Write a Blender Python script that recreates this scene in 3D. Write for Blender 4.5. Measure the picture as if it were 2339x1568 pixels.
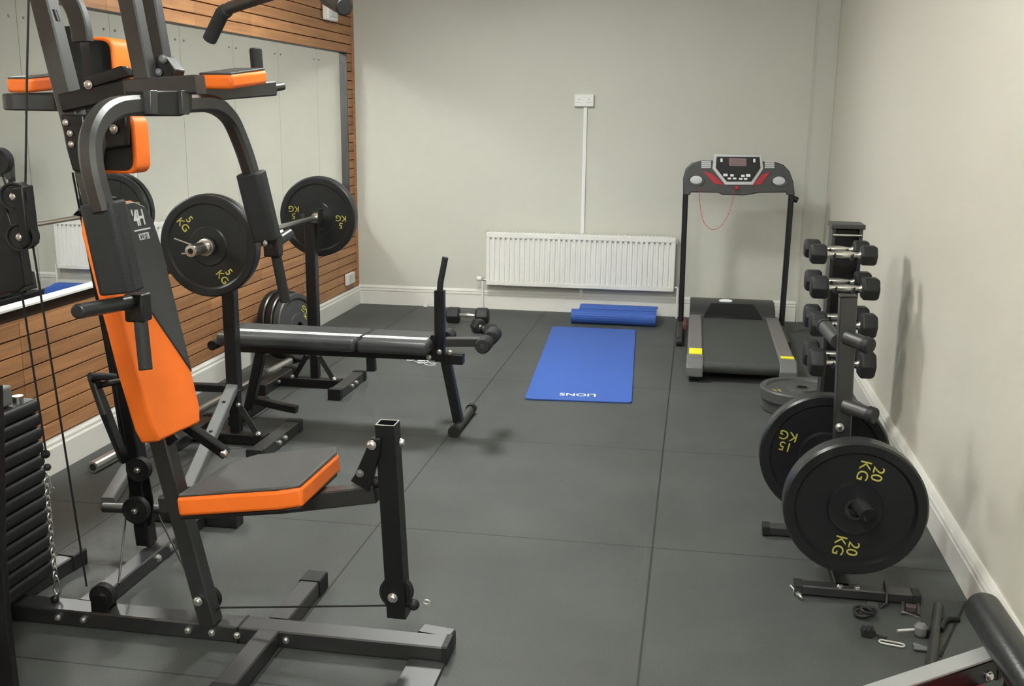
import bpy, bmesh, math, random
from mathutils import Vector, Matrix
random.seed(7)
for o in list(bpy.data.objects): bpy.data.objects.remove(o)
C = bpy.context.scene.collection
SC = bpy.context.scene
# ------------------------------------------------------------------ camera
W, H, F = 2339.0, 1568.0, 2369.75
CAM = Vector((0.0, 0.0, 1.47))
RI = Vector((0.985064, 0.174352, 0.00982)); UP = Vector((-0.04690, 0.212, 0.976))
def _axes():
    pi_, ya, ro = math.radians(12.5285), math.radians(9.88941), math.radians(0.57678)
    fw = Vector((-math.sin(ya)*math.cos(pi_), math.cos(ya)*math.cos(pi_), -math.sin(pi_)))
    r = Vector((math.cos(ya), math.sin(ya), 0)); u = r.cross(fw)
    return math.cos(ro)*r+math.sin(ro)*u, -math.sin(ro)*r+math.cos(ro)*u, fw
RI, UP, FW = _axes()
cd = bpy.data.cameras.new('camera'); cam = bpy.data.objects.new('camera', cd); C.objects.link(cam)
cd.sensor_fit = 'HORIZONTAL'; cd.sensor_width = 36.0; cd.lens = 36.0*F/W; cd.clip_start = 0.02
m = Matrix((RI, UP, -FW)).transposed().to_4x4(); m.translation = CAM; cam.matrix_world = m
SC.camera = cam
# ------------------------------------------------------------------ world, ceiling lights, exposure
wd = bpy.data.worlds.new('world'); SC.world = wd; wd.use_nodes = True
wd.node_tree.nodes['Background'].inputs[0].default_value = (0.9, 0.95, 1.0, 1)
wd.node_tree.nodes['Background'].inputs[1].default_value = 0.02
SC.view_settings.view_transform = 'Standard'; SC.view_settings.look = 'None'
SC.view_settings.exposure = 0.0; SC.view_settings.gamma = 1.0; SC.view_settings.use_curve_mapping = False
SC.cycles.use_denoising = True; SC.cycles.caustics_reflective = True
SC.cycles.max_bounces = 10; SC.cycles.diffuse_bounces = 5; SC.cycles.glossy_bounces = 5
SC.cycles.blur_glossy = 0.0; SC.cycles.sample_clamp_indirect = 0.0
LAMPS = [((-1.30, 5.45), (0.38, 0.48), 64.0, 'white ceiling light panel over the weight bench')]
FILL_GLOBES = [((-0.85, 3.15, 2.44), 0.11, 58.0, 'unseen white globe fill light added on the ceiling halfway down the room'), ((-0.45, 0.45, 2.44), 0.11, 118.0, 'unseen white globe fill light added on the ceiling above the viewer')]  # unseen globes added as fill, round so that the upper walls brighten
LCOL = (0.975, 1.0, 0.945)
ROOM_TOP = 2.56
for (lx, ly), (sx, sy), e, _l in LAMPS:
    ld = bpy.data.lights.new('ceiling_lamp', 'AREA'); ld.shape = 'RECTANGLE'; ld.size = sx; ld.size_y = sy
    ld.energy = e; ld.color = LCOL
    lo = bpy.data.objects.new('ceiling_lamp', ld); C.objects.link(lo); lo.location = (lx, ly, ROOM_TOP-0.035)
# ------------------------------------------------------------------ sight lines (used only to read real positions off known planes)
def _ray(x, y): return FW + RI*((x-W/2)/F) - UP*((y-H/2)/F)
def on_z(x, y, z=0.0): d = _ray(x, y); return CAM + d*((z-CAM.z)/d.z)
def on_y(x, y, Y): d = _ray(x, y); return CAM + d*(Y/d.y)
def on_x(x, y, X): d = _ray(x, y); return CAM + d*(X/d.x)
V = Vector
# ------------------------------------------------------------------ materials
MATS = {}
def mat(name, col, rough=0.5, metal=0.0, spec=0.5, bump=0.0, bscale=60.0, var=0.0, vscale=8.0, coat=0.0, emit=0.0):
    if name in MATS: return MATS[name]
    mt = bpy.data.materials.new(name); mt.use_nodes = True; nt = mt.node_tree; b = nt.nodes['Principled BSDF']
    b.inputs['Base Color'].default_value = (*col, 1); b.inputs['Roughness'].default_value = rough
    b.inputs['Metallic'].default_value = metal; b.inputs['Specular IOR Level'].default_value = spec
    b.inputs['Coat Weight'].default_value = coat; b.inputs['Coat Roughness'].default_value = 0.4
    if emit:
        b.inputs['Emission Color'].default_value = (*col, 1); b.inputs['Emission Strength'].default_value = emit
    tc = nt.nodes.new('ShaderNodeTexCoord')
    if bump > 0:
        n = nt.nodes.new('ShaderNodeTexNoise'); n.inputs['Scale'].default_value = bscale; n.inputs['Detail'].default_value = 4
        bp = nt.nodes.new('ShaderNodeBump'); bp.inputs['Strength'].default_value = bump; bp.inputs['Distance'].default_value = 0.002
        nt.links.new(tc.outputs['Object'], n.inputs['Vector']); nt.links.new(n.outputs['Fac'], bp.inputs['Height'])
        nt.links.new(bp.outputs['Normal'], b.inputs['Normal'])
    if var > 0:
        n = nt.nodes.new('ShaderNodeTexNoise'); n.inputs['Scale'].default_value = vscale; n.inputs['Detail'].default_value = 5
        mx = nt.nodes.new('ShaderNodeMix'); mx.data_type = 'RGBA'
        mx.inputs[6].default_value = (*[c*(1-var) for c in col], 1); mx.inputs[7].default_value = (*[min(1, c*(1+var)) for c in col], 1)
        nt.links.new(tc.outputs['Object'], n.inputs['Vector']); nt.links.new(n.outputs['Fac'], mx.inputs[0])
        nt.links.new(mx.outputs[2], b.inputs['Base Color'])
    MATS[name] = mt; return mt
BLK = mat('black_powder_coat', (0.0055, 0.006, 0.007), 0.38, 0.0, 0.5, 0.15, 300)
BLK2 = mat('satin_black_steel', (0.0085, 0.0095, 0.0105), 0.45, 0.0, 1.0, 0.12, 300, coat=0.3)
RUB = mat('black_rubber', (0.017, 0.018, 0.019), 0.55, 0, 0.4, 0.25, 200)
BUMP = mat('bumper_plate_rubber', (0.012, 0.0135, 0.015), 0.33, 0, 0.5, 0.1, 120)
BUMPG = mat('dusty_bumper_rubber', (0.06, 0.062, 0.062), 0.45, 0, 0.5, 0.1, 120)
FOAM = mat('black_foam', (0.020, 0.022, 0.023), 0.62, 0, 0.35, 0.5, 400)
ROLLF = mat('glossy_black_foam', (0.018, 0.020, 0.021), 0.33, 0, 0.5, 0.2, 200)
VINYL = mat('black_vinyl', (0.040, 0.043, 0.046), 0.42, 0, 0.5, 0.35, 350)
VINYLG = mat('grey_black_vinyl', (0.055, 0.058, 0.060), 0.45, 0, 0.5, 0.35, 350)
ORG = mat('orange_vinyl', (0.95, 0.185, 0.018), 0.5, 0, 0.4, 0.35, 30, 0.08, 12)
STRIPE = mat('white_vinyl_stripe', (0.72, 0.74, 0.74), 0.45)
CHROME = mat('brushed_chrome', (0.72, 0.70, 0.67), 0.28, 1.0)
STEEL = mat('zinc_bolt', (0.78, 0.78, 0.78), 0.3, 1.0)
SILV = mat('silver_plastic', (0.55, 0.56, 0.57), 0.4, 0.3)
WHITE = mat('white_plastic', (0.78, 0.78, 0.76), 0.4)
YEL = mat('yellow_print', (0.58, 0.53, 0.12), 0.5)
YELB = mat('yellow_sticker', (0.9, 0.85, 0.02), 0.5)
WHT = mat('white_print', (0.80, 0.82, 0.84), 0.5)
BLUE = mat('blue_foam_mat', (0.036, 0.105, 0.42), 0.6, 0, 0.4, 0.4, 300, 0.04, 20)
RED = mat('red_plastic', (0.42, 0.02, 0.035), 0.4)
CORD = mat('red_cord', (0.55, 0.05, 0.04), 0.5)
PINK = mat('display_glass', (0.22, 0.15, 0.16), 0.2)
CABLE = mat('black_cable', (0.012, 0.013, 0.014), 0.4)
GREY = mat('grey_plastic', (0.14, 0.14, 0.145), 0.45)
RAILM = mat('treadmill_side_rail', (0.17, 0.155, 0.158), 0.5, 0, 0.4, 0.3, 300)
BELT = mat('treadmill_belt', (0.050, 0.056, 0.052), 0.6, 0, 0.4, 0.3, 400)
SKIRT = mat('white_gloss_skirting', (0.72, 0.71, 0.67), 0.32, 0, 0.5)
RADM = mat('white_radiator_enamel', (0.76, 0.76, 0.72), 0.35, 0, 0.5)
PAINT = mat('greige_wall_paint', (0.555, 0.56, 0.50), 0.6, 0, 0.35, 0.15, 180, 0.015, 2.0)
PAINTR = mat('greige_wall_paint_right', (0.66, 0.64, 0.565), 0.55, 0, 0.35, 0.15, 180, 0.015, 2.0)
CEIL = mat('white_ceiling_paint', (0.84, 0.84, 0.81), 0.8)
MIRR = mat('mirror_glass', (0.95, 0.955, 0.945), 0.0, 1.0)
LAMPM = mat('lamp_diffuser', (1.0, 0.96, 0.9), 0.5, emit=3.0)
def floor_mat():
    mt = bpy.data.materials.new('rubber_gym_tiles'); mt.use_nodes = True; nt = mt.node_tree; b = nt.nodes['Principled BSDF']; L = nt.links.new
    tc = nt.nodes.new('ShaderNodeTexCoord'); sp = nt.nodes.new('ShaderNodeSeparateXYZ'); L(tc.outputs['Object'], sp.inputs[0])
    def mth(op, a, b_=None):
        n = nt.nodes.new('ShaderNodeMath'); n.operation = op
        for i, v in enumerate((a, b_)):
            if v is None: continue
            if isinstance(v, (int, float)): n.inputs[i].default_value = v
            else: L(v, n.inputs[i])
        return n.outputs[0]
    def seam(src, off, per):
        s = mth('DIVIDE', mth('SUBTRACT', src, off), per); f = mth('FRACT', s)
        d = mth('MULTIPLY', mth('MINIMUM', f, mth('SUBTRACT', 1.0, f)), per); return d
    dx = seam(sp.outputs[0], -0.090, 0.990); dy = seam(sp.outputs[1], 3.396, 1.080)
    d = mth('MINIMUM', dx, mth('ADD', dy, 0.0006))
    k = nt.nodes.new('ShaderNodeMapRange'); k.inputs[1].default_value = 0.0020; k.inputs[2].default_value = 0.0048; L(d, k.inputs[0])
    n1 = nt.nodes.new('ShaderNodeTexNoise'); n1.inputs['Scale'].default_value = 260; n1.inputs['Detail'].default_value = 3; L(tc.outputs['Object'], n1.inputs['Vector'])
    n2 = nt.nodes.new('ShaderNodeTexNoise'); n2.inputs['Scale'].default_value = 2.3; n2.inputs['Detail'].default_value = 6; L(tc.outputs['Object'], n2.inputs['Vector'])
    cr = nt.nodes.new('ShaderNodeValToRGB'); cr.color_ramp.elements[0].position = 0.3; cr.color_ramp.elements[0].color = (0.042, 0.047, 0.044, 1)
    cr.color_ramp.elements[1].position = 0.7; cr.color_ramp.elements[1].color = (0.067, 0.074, 0.070, 1); L(n1.outputs['Fac'], cr.inputs[0])
    m2 = nt.nodes.new('ShaderNodeMix'); m2.data_type = 'RGBA'; m2.blend_type = 'MULTIPLY'; m2.inputs[0].default_value = 1.0
    mr = nt.nodes.new('ShaderNodeMapRange'); mr.inputs[1].default_value = 0.35; mr.inputs[2].default_value = 0.65; mr.inputs[3].default_value = 0.9; mr.inputs[4].default_value = 1.14; L(n2.outputs['Fac'], mr.inputs[0])
    L(cr.outputs[0], m2.inputs[6]); L(mr.outputs[0], m2.inputs[7])
    m3 = nt.nodes.new('ShaderNodeMix'); m3.data_type = 'RGBA'; m3.inputs[6].default_value = (0.006, 0.006, 0.006, 1); L(k.outputs[0], m3.inputs[0]); L(m2.outputs[2], m3.inputs[7])
    L(m3.outputs[2], b.inputs['Base Color']); b.inputs['Roughness'].default_value = 0.62; b.inputs['Specular IOR Level'].default_value = 0.55
    bp = nt.nodes.new('ShaderNodeBump'); bp.inputs['Strength'].default_value = 0.35; bp.inputs['Distance'].default_value = 0.002; L(n1.outputs['Fac'], bp.inputs['Height']); L(bp.outputs['Normal'], b.inputs['Normal'])
    return mt
def wood_mat():
    mt = bpy.data.materials.new('slatted_timber_cladding'); mt.use_nodes = True; nt = mt.node_tree; b = nt.nodes['Principled BSDF']; L = nt.links.new
    tc = nt.nodes.new('ShaderNodeTexCoord'); mp = nt.nodes.new('ShaderNodeMapping'); mp.inputs['Scale'].default_value = (30, 1.6, 40); L(tc.outputs['Object'], mp.inputs[0])
    n1 = nt.nodes.new('ShaderNodeTexNoise'); n1.inputs['Scale'].default_value = 1.5; n1.inputs['Detail'].default_value = 8; n1.inputs['Roughness'].default_value = 0.65; L(mp.outputs[0], n1.inputs['Vector'])
    g = nt.nodes.new('ShaderNodeNewGeometry')
    cr = nt.nodes.new('ShaderNodeValToRGB'); e = cr.color_ramp.elements
    e[0].position = 0.25; e[0].color = (0.27, 0.105, 0.030, 1); e[1].position = 0.75; e[1].color = (0.52, 0.232, 0.070, 1); L(n1.outputs['Fac'], cr.inputs[0])
    hs = nt.nodes.new('ShaderNodeHueSaturation'); mr = nt.nodes.new('ShaderNodeMapRange'); mr.inputs[3].default_value = 0.82; mr.inputs[4].default_value = 1.15
    L(g.outputs['Random Per Island'], mr.inputs[0]); L(mr.outputs[0], hs.inputs['Value']); L(cr.outputs[0], hs.inputs['Color']); hs.inputs['Saturation'].default_value = 0.90
    L(hs.outputs[0], b.inputs['Base Color']); b.inputs['Roughness'].default_value = 0.5; b.inputs['Specular IOR Level'].default_value = 0.4
    return mt
FLOORM = floor_mat(); WOOD = wood_mat()
SLAB = mat('black_moulded_weight', (0.012, 0.013, 0.0135), 0.5, 0, 0.5, 0.2, 150)
GAP = mat('dark_gap_backing', (0.03, 0.018, 0.012), 0.8)
# ------------------------------------------------------------------ object helpers
def setp(o, label=None, cat=None, group=None, kind=None):
    if label: o['label'] = label
    if cat: o['category'] = cat
    if group: o['group'] = group
    if kind: o['kind'] = kind
    return o
def thing(name, label, cat, loc, group=None, rot=None):
    o = bpy.data.objects.new(name, None); o.empty_display_size = 0.05; C.objects.link(o)
    M = (rot.to_4x4() if rot else Matrix.Identity(4)).copy(); M.translation = V(loc); o.matrix_basis = M; ROOT[o.name] = M
    return setp(o, label, cat, group)
ROOT = {}
def rootM(o):
    while o.parent: o = o.parent
    return ROOT.get(o.name, Matrix.Identity(4))
def frame(axis, ref=None):
    a = V(axis).normalized(); r = V(ref) if ref else (V((0, 0, 1)) if abs(a.z) < 0.9 else V((0, 1, 0)))
    s = r.cross(a).normalized(); t = a.cross(s).normalized(); return s, t, a
def caps(items, parent, mt=None):
    for pts, w, h in items: MB().bar(pts, w, h).build('rubber_cap', mt or RUB, parent)
class MB:
    def __init__(s): s.v = []; s.f = []
    def add(s, vs, fs):
        n = len(s.v); s.v += [V(p) for p in vs]; s.f += [[i+n for i in f] for f in fs]; return s
    def box(s, lo, hi):
        x0, y0, z0 = [min(a, b) for a, b in zip(lo, hi)]; x1, y1, z1 = [max(a, b) for a, b in zip(lo, hi)]
        return s.add([(x0,y0,z0),(x1,y0,z0),(x1,y1,z0),(x0,y1,z0),(x0,y0,z1),(x1,y0,z1),(x1,y1,z1),(x0,y1,z1)],
                     [(0,3,2,1),(4,5,6,7),(0,1,5,4),(1,2,6,5),(2,3,7,6),(3,0,4,7)])
    def prism(s, poly, ext):
        n = len(poly); e = V(ext); a = [V(p) for p in poly]; b = [p+e for p in a]
        nm = V((0, 0, 0))
        for i in range(n): nm += a[i].cross(a[(i+1) % n])
        fs = [list(range(n)), list(range(2*n-1, n-1, -1))] + [[i, i+n, (i+1) % n+n, (i+1) % n] for i in range(n)]
        if nm.dot(e) > 0: fs = [f[::-1] for f in fs]
        return s.add(a+b, fs)
    def sweep(s, pts, ring, ref=None, closed=False, cap=True):
        pts = [V(p) for p in pts]; n = len(pts); k = len(ring); vs = []; fs = []; prev = None
        for i in range(n):
            if closed: t = (pts[(i+1) % n]-pts[i-1]).normalized(); t0 = (pts[i]-pts[i-1]).normalized()
            else:
                t0 = (pts[i]-pts[i-1]).normalized() if i else (pts[1]-pts[0]).normalized()
                t1 = (pts[i+1]-pts[i]).normalized() if i < n-1 else t0; t = (t0+t1).normalized()
            if ref is not None: sd = V(ref).cross(t).normalized(); up = t.cross(sd).normalized()
            else:
                if prev is None: sd, up, _ = frame(t)
                else: sd = (prev-t*prev.dot(t)).normalized(); up = t.cross(sd).normalized()
                prev = sd
            sc = 1.0/max(0.5, t.dot(t0))
            vs += [pts[i]+sd*a+up*b*(sc if ref is not None else 1) for a, b in ring]
        m_ = n if closed else n-1
        for i in range(m_):
            for j in range(k):
                a, b = i*k+j, i*k+(j+1) % k; c, d = ((i+1) % n)*k+(j+1) % k, ((i+1) % n)*k+j; fs.append([a, b, c, d])
        if cap and not closed: fs.append(list(range(k))[::-1]); fs.append([(n-1)*k+j for j in range(k)])
        return s.add(vs, fs)
    def tube(s, pts, r, k=14, closed=False):
        return s.sweep(pts, [(r*math.cos(2*math.pi*j/k), r*math.sin(2*math.pi*j/k)) for j in range(k)], None, closed)
    def bar(s, pts, w, h, ref=(0, 0, 1), c=0.004):
        a, b = w/2, h/2; return s.sweep(pts, [(a, -b+c), (a, b-c), (a-c, b), (-a+c, b), (-a, b-c), (-a, -b+c), (-a+c, -b), (a-c, -b)], ref)
    def lathe(s, prof, org, axis, k=40, ref=None):
        sd, up, ax = frame(axis, ref); org = V(org); vs = []; fs = []; n = len(prof)
        for j in range(k):
            a = 2*math.pi*j/k; d = sd*math.cos(a)+up*math.sin(a)
            vs += [org+ax*z+d*max(r, 1e-5) for r, z in prof]
        for j in range(k):
            for i in range(n-1): fs.append([j*n+i, ((j+1) % k)*n+i, ((j+1) % k)*n+i+1, j*n+i+1])
        return s.add(vs, fs)
    def cyl(s, p0, p1, r, k=24, r2=None):
        d = V(p1)-V(p0); r2 = r if r2 is None else r2; return s.lathe([(0, 0), (r, 0), (r2, d.length), (0, d.length)], p0, d, k)
    def ball(s, c, r, k=16):
        return s.lathe([(r*math.sin(math.pi*i/10), -r*math.cos(math.pi*i/10)) for i in range(11)], c, (0, 0, 1), k)
    def build(s, name, material, parent=None, bevel=0.0, seg=2, world=True, sharp=0.55):
        me = bpy.data.meshes.new(name); M = rootM(parent).inverted() if (parent is not None and world) else Matrix.Identity(4)
        me.from_pydata([M @ p for p in s.v], [], s.f); me.validate()
        bm = bmesh.new(); bm.from_mesh(me); bmesh.ops.remove_doubles(bm, verts=bm.verts, dist=2e-5)
        bmesh.ops.recalc_face_normals(bm, faces=bm.faces)
        for f in bm.faces: f.smooth = True
        for e in bm.edges:
            if len(e.link_faces) == 2 and e.calc_face_angle(0) > sharp: e.smooth = False
        bm.to_mesh(me); bm.free(); me.materials.append(material)
        o = bpy.data.objects.new(name, me); C.objects.link(o)
        if parent is not None: o.parent = parent
        if bevel:
            b = o.modifiers.new('bevel', 'BEVEL'); b.width = bevel; b.segments = seg; b.limit_method = 'ANGLE'; b.angle_limit = 0.6; b.harden_normals = False
        return o
def struct(name, mb, material, bevel=0.0): return setp(mb.build(name, material, None, bevel), kind='structure')
def text_mesh(name, body, size, M, material, parent, extrude=0.0008, align='CENTER', spacing=1.0, line=1.0, sx=1.0, bold=0.0):
    """lettering as a thin solid mesh; M maps text plane (x right, y up) into the parent's own space"""
    cu = bpy.data.curves.new(name, 'FONT'); cu.body = body; cu.size = size; cu.align_x = align; cu.align_y = 'CENTER'
    cu.extrude = extrude; cu.space_character = spacing; cu.space_line = line; cu.offset = bold
    t = bpy.data.objects.new('tmp_text', cu); C.objects.link(t); dg = bpy.context.evaluated_depsgraph_get(); dg.update()
    me = bpy.data.meshes.new_from_object(t.evaluated_get(dg)); bpy.data.objects.remove(t); bpy.data.curves.remove(cu)
    me.transform(M @ Matrix.Diagonal((sx, 1, 1, 1))); me.name = name; me.materials.clear(); me.materials.append(material)
    o = bpy.data.objects.new(name, me); C.objects.link(o); o.parent = parent; return o
def rotZ(a): return Matrix.Rotation(a, 4, 'Z')
def arc(c, r, a0, a1, n, ux, uy): return [V(c)+V(ux)*(r*math.cos(a0+(a1-a0)*i/n))+V(uy)*(r*math.sin(a0+(a1-a0)*i/n)) for i in range(n+1)]
def smooth_path(pts, n=6):
    pts = [V(p) for p in pts]; out = []
    for i in range(len(pts)-1):
        p0 = pts[max(i-1, 0)]; p1 = pts[i]; p2 = pts[i+1]; p3 = pts[min(i+2, len(pts)-1)]
        for j in range(n):
            t = j/n; out.append(0.5*((2*p1)+(p2-p0)*t+(2*p0-5*p1+4*p2-p3)*t*t+(3*p1-p0-3*p2+p3)*t**3))
    return out+[pts[-1]]
def bolt(parent, p, axis, r=0.010, name='bolt', mt=None):
    a = V(axis).normalized(); return MB().lathe([(0, 0), (r*1.25, 0), (r*1.25, r*.25), (r, r*.3), (r*.95, r*.8), (r*.6, r*1.05), (0, r*1.1)], p, a, 12).build(name, mt or STEEL, parent)
def bar_px(a, b): return [a, b]
# ------------------------------------------------------------------ room shell
XL, XR, YB, YF = -2.56, 0.915, 7.69, -1.9
struct('floor', MB().box((XL-0.1, YF-0.1, -0.06), (XR+0.1, YB+0.1, 0)), FLOORM)
struct('ceiling', MB().box((XL-0.1, YF-0.1, ROOM_TOP), (XR+0.1, YB+0.1, ROOM_TOP+0.1)), CEIL)
struct('wall_back', MB().box((XL-0.1, YB, 0), (XR+0.1, YB+0.1, ROOM_TOP)), PAINT)
struct('wall_right', MB().box((XR, YF, 0), (XR+0.1, YB, ROOM_TOP)), PAINTR)
struct('wall_front', MB().box((XL-0.1, YF-0.1, 0), (XR+0.1, YF, ROOM_TOP)), PAINTR)
struct('wall_left', MB().box((XL-0.15, YF, 0), (XL-0.046, YB, ROOM_TOP)), GAP)
MZ0, MZ1, MY1 = 0.714, 1.886, 7.556
cl = MB(); z = 0.145; k = 0
JOIN = [-1.9, -1.2, -0.51, 0.18, 0.86, 1.55, 2.24, 2.93, 3.56, 4.35, 5.18, 5.87, 6.554, 7.24, YB]
while z < ROOM_TOP-0.03:
    zt = min(z+0.0585, ROOM_TOP-0.005)
    for a, b in zip(JOIN[:-1], JOIN[1:]):
        if zt > MZ0 and z < MZ1-.004:
            if a > 1.2 and b < 7.3: continue
            if b > MY1: a = max(a, MY1)
            elif a < 1.16: b = min(b, 1.15)
        cl.box((XL-0.046, a+0.0012, z), (XL-.006, b-0.0012, zt))
    z += 0.0645
struct('trim_1', cl, WOOD, 0.0012)
MB_ = MB().box((XL-0.046, 7.665, 0.145), (XL+0.003, YB, ROOM_TOP-0.005)); struct('trim_2', MB_, WOOD, 0.001)
def skirting(name, p0, p1, inward, h):
    inw = V(inward); prof = [(0, 0), (0.022, 0), (0.022, h*0.66), (0.012, h*0.68), (0.012, h*0.70), (0.021, h*0.73), (0.020, h*0.80), (0.010, h*0.82), (0.010, h*0.845), (0.017, h*0.88), (0.012, h*0.95), (0.006, h), (0, h)]
    poly = [V(p0)+inw*a+V((0, 0, b)) for a, b in prof]; struct(name, MB().prism(poly, V(p1)-V(p0)), SKIRT)
skirting('baseboard_back', (XL, YB, 0), (0.755, YB, 0), (0, -1, 0), 0.148)
skirting('baseboard_right', (XR, YF, 0), (XR, YB-0.05, 0), (-1, 0, 0), 0.140)
skirting('baseboard_front', (XL, YF, 0), (XR, YF, 0), (0, 1, 0), 0.140)
struct('baseboard_left', MB().prism([(XL-0.018, YF, 0), (XL+0.018, YF, 0), (XL+0.018, YF, 0.108), (XL+0.012, YF, 0.116), (XL+0.012, YF, 0.128), (XL+0.004, YF, 0.138), (XL-0.018, YF, 0.138)], (0, YB-YF, 0)), SKIRT)
struct('trim_3', MB().box((0.765, YB-0.028, 0), (XR, YB, ROOM_TOP)), PAINT, 0.003)     # boxed pipe run in the right corner
struct('trim_4', MB().prism([(0.755, YB, 0), (0.765, YB-0.032, 0), (0.772, YB-0.032, 0), (0.772, YB, 0)], (0, 0, ROOM_TOP)), PAINT)
for i, ((lx, ly), (sx, sy), e, lab_) in enumerate(LAMPS):
    t = thing('ceiling_light', lab_, 'ceiling light', (lx, ly, ROOM_TOP), 'ceiling lights')
    fr = MB()
    for a, b in (((-1, -1), (1, -1)), ((1, -1), (1, 1)), ((1, 1), (-1, 1)), ((-1, 1), (-1, -1))):
        fr.bar([(lx+a[0]*(sx/2+.012), ly+a[1]*(sy/2+.012), ROOM_TOP-.0125), (lx+b[0]*(sx/2+.012), ly+b[1]*(sy/2+.012), ROOM_TOP-.0125)], .024, .025)
    fr.build('frame', WHITE, t); MB().box((lx-sx/2, ly-sy/2, ROOM_TOP-0.02), (lx+sx/2, ly+sy/2, ROOM_TOP-0.004)).build('diffuser', LAMPM, t)
for (gx, gy, gz), gr, gw, lab_ in FILL_GLOBES:                                     # the added fill globes themselves are the light sources
    gm = bpy.data.materials.new('fill_globe_glow'); gm.use_nodes = True; gb_ = gm.node_tree.nodes['Principled BSDF']
    gb_.inputs['Base Color'].default_value = (.9, .9, .88, 1); gb_.inputs['Emission Color'].default_value = (*LCOL, 1)
    gb_.inputs['Emission Strength'].default_value = gw/(4*math.pi**2*gr*gr)
    t = thing('ceiling_light', lab_, 'ceiling light', (gx, gy, ROOM_TOP), 'ceiling lights')
    MB().ball((gx, gy, gz), gr, 32).build('globe', gm, t)
    MB().cyl((gx, gy, gz+gr*.9), (gx, gy, ROOM_TOP), .05, 24).build('mount', WHITE, t)
# ------------------------------------------------------------------ wall mirror
MX = XL-0.038
seams = [1.15, 1.81, 2.46, 3.11, 3.762, 4.415, 5.06, 5.676, 6.325, 7.00, 7.550]
mir = thing('wall_mirror', 'long frameless wall mirror in tall panels on the timber cladding', 'mirror', (XL, 4.3, MZ0))
for a, b in zip(seams[:-1], seams[1:]):
    p = MB().box((MX-0.004, a+0.0009, MZ0), (MX, b-0.0009, MZ1)).build('mirror_panel', MIRR, mir)
    sc = MB()
    for yy in (a+0.045, b-0.045):
        for zz in (MZ1-0.075,): sc.cyl((MX, yy, zz), (MX+0.003, yy, zz), 0.0055, 12)
    sc.build('screw_cap', GREY, p)
MB().bar([(MX+0.012, seams[-1]+0.002, MZ0), (MX+0.012, seams[-1]+0.002, MZ1)], 0.034, 0.006, (0, 1, 0), .001).build('edge_trim', BLK2, mir)
MB().bar([(MX+0.016, seams[0], MZ1+0.001), (MX+0.016, seams[-1], MZ1+0.001)], 0.034, 0.004, (0, 0, 1), .001).build('edge_trim', mat('brown_trim', (0.09, 0.06, 0.04), .5), mir)
MB().bar([(MX+0.016, seams[0], MZ0-0.002), (MX+0.016, seams[-1], MZ0-0.002)], 0.036, 0.010, (0, 0, 1), .001).build('edge_trim', WHITE, mir)
# ------------------------------------------------------------------ sockets, conduit, wall box
def socket(name, label, cat, c, normal, w, h, d=0.03):
    n = V(normal); s_ = V((0, 0, 1)).cross(n).normalized(); t = thing(name, label, cat, c)
    q = [V(c)+s_*a+V((0, 0, b)) for a, b in ((-w/2, -h/2), (w/2, -h/2), (w/2, h/2), (-w/2, h/2))]
    MB().prism(q, n*d).build('back_box', WHITE, t, 0.003)
    q2 = [V(c)+n*d+s_*a+V((0, 0, b)) for a, b in ((-w*.48, -h*.46), (w*.48, -h*.46), (w*.48, h*.46), (-w*.48, h*.46))]
    fp = MB().prism(q2, n*0.006).build('face_plate', WHITE, t, 0.002)
    return t, n, s_, fp
c = V((-0.826, YB, 1.560)); t, n, s_, fp = socket('power_socket', 'white double socket at head height above the radiator', 'socket', c, (0, -1, 0), 0.142, 0.088)
hl = MB()
for sx in (-0.036, 0.036):
    for dx, dz, w_, h_ in ((0, .008, .004, .010), (-.011, -.012, .008, .004), (.011, -.012, .008, .004)):
        q = [c+n*0.0362+s_*(sx+dx+a*w_)+V((0, 0, dz+b*h_)) for a, b in ((-.5, -.5), (.5, -.5), (.5, .5), (-.5, .5))]; hl.prism(q, n*0.0006)
hl.build('pin_holes', GREY, t)
sw = MB()
for sx in (-0.010, 0.010):
    q = [c+n*0.036+s_*(sx+a*.010)+V((0, 0, .026+b*.014)) for a, b in ((-.5, -.5), (.5, -.5), (.5, .5), (-.5, .5))]; sw.prism(q, n*0.003)
sw.build('rocker_switch', WHITE, t)
setp(MB().box((-0.829, YB-0.016, 0.11), (-0.803, YB, 1.515)).build('cable_trunking', WHITE, None, 0.002), 'narrow white vertical cable trunking running down from the socket behind the radiator', 'trunking')
t, n, s_, fp = socket('wall_switch', 'white square switch plate low on the timber cladding near the back corner', 'switch', V((XL, 7.445, 0.231)), (1, 0, 0), 0.165, 0.085, 0.02)
g = MB()
for a in (-0.03, 0.0, 0.03): g.box((XL+0.026, 7.445+a-0.001, 0.20), (XL+0.0268, 7.445+a+0.001, 0.262))
g.build('groove', GREY, t)
b0 = MB().prism([(XL, 7.03, 2.075), (XL, 7.22, 2.075), (XL, 7.22, 2.33), (XL, 7.03, 2.33)], (0.05, 0, 0))
t = thing('wall_light', 'white box light fixed high on the timber cladding at the top edge', 'wall light', (XL, 7.12, 2.2)); b0.build('housing', WHITE, t, 0.012, 3)
MB().box((XL+0.05, 7.055, 2.10), (XL+0.058, 7.195, 2.31)).build('lens', mat('frosted_lens', (0.62, 0.66, 0.66), 0.25), t, 0.004)
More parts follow.
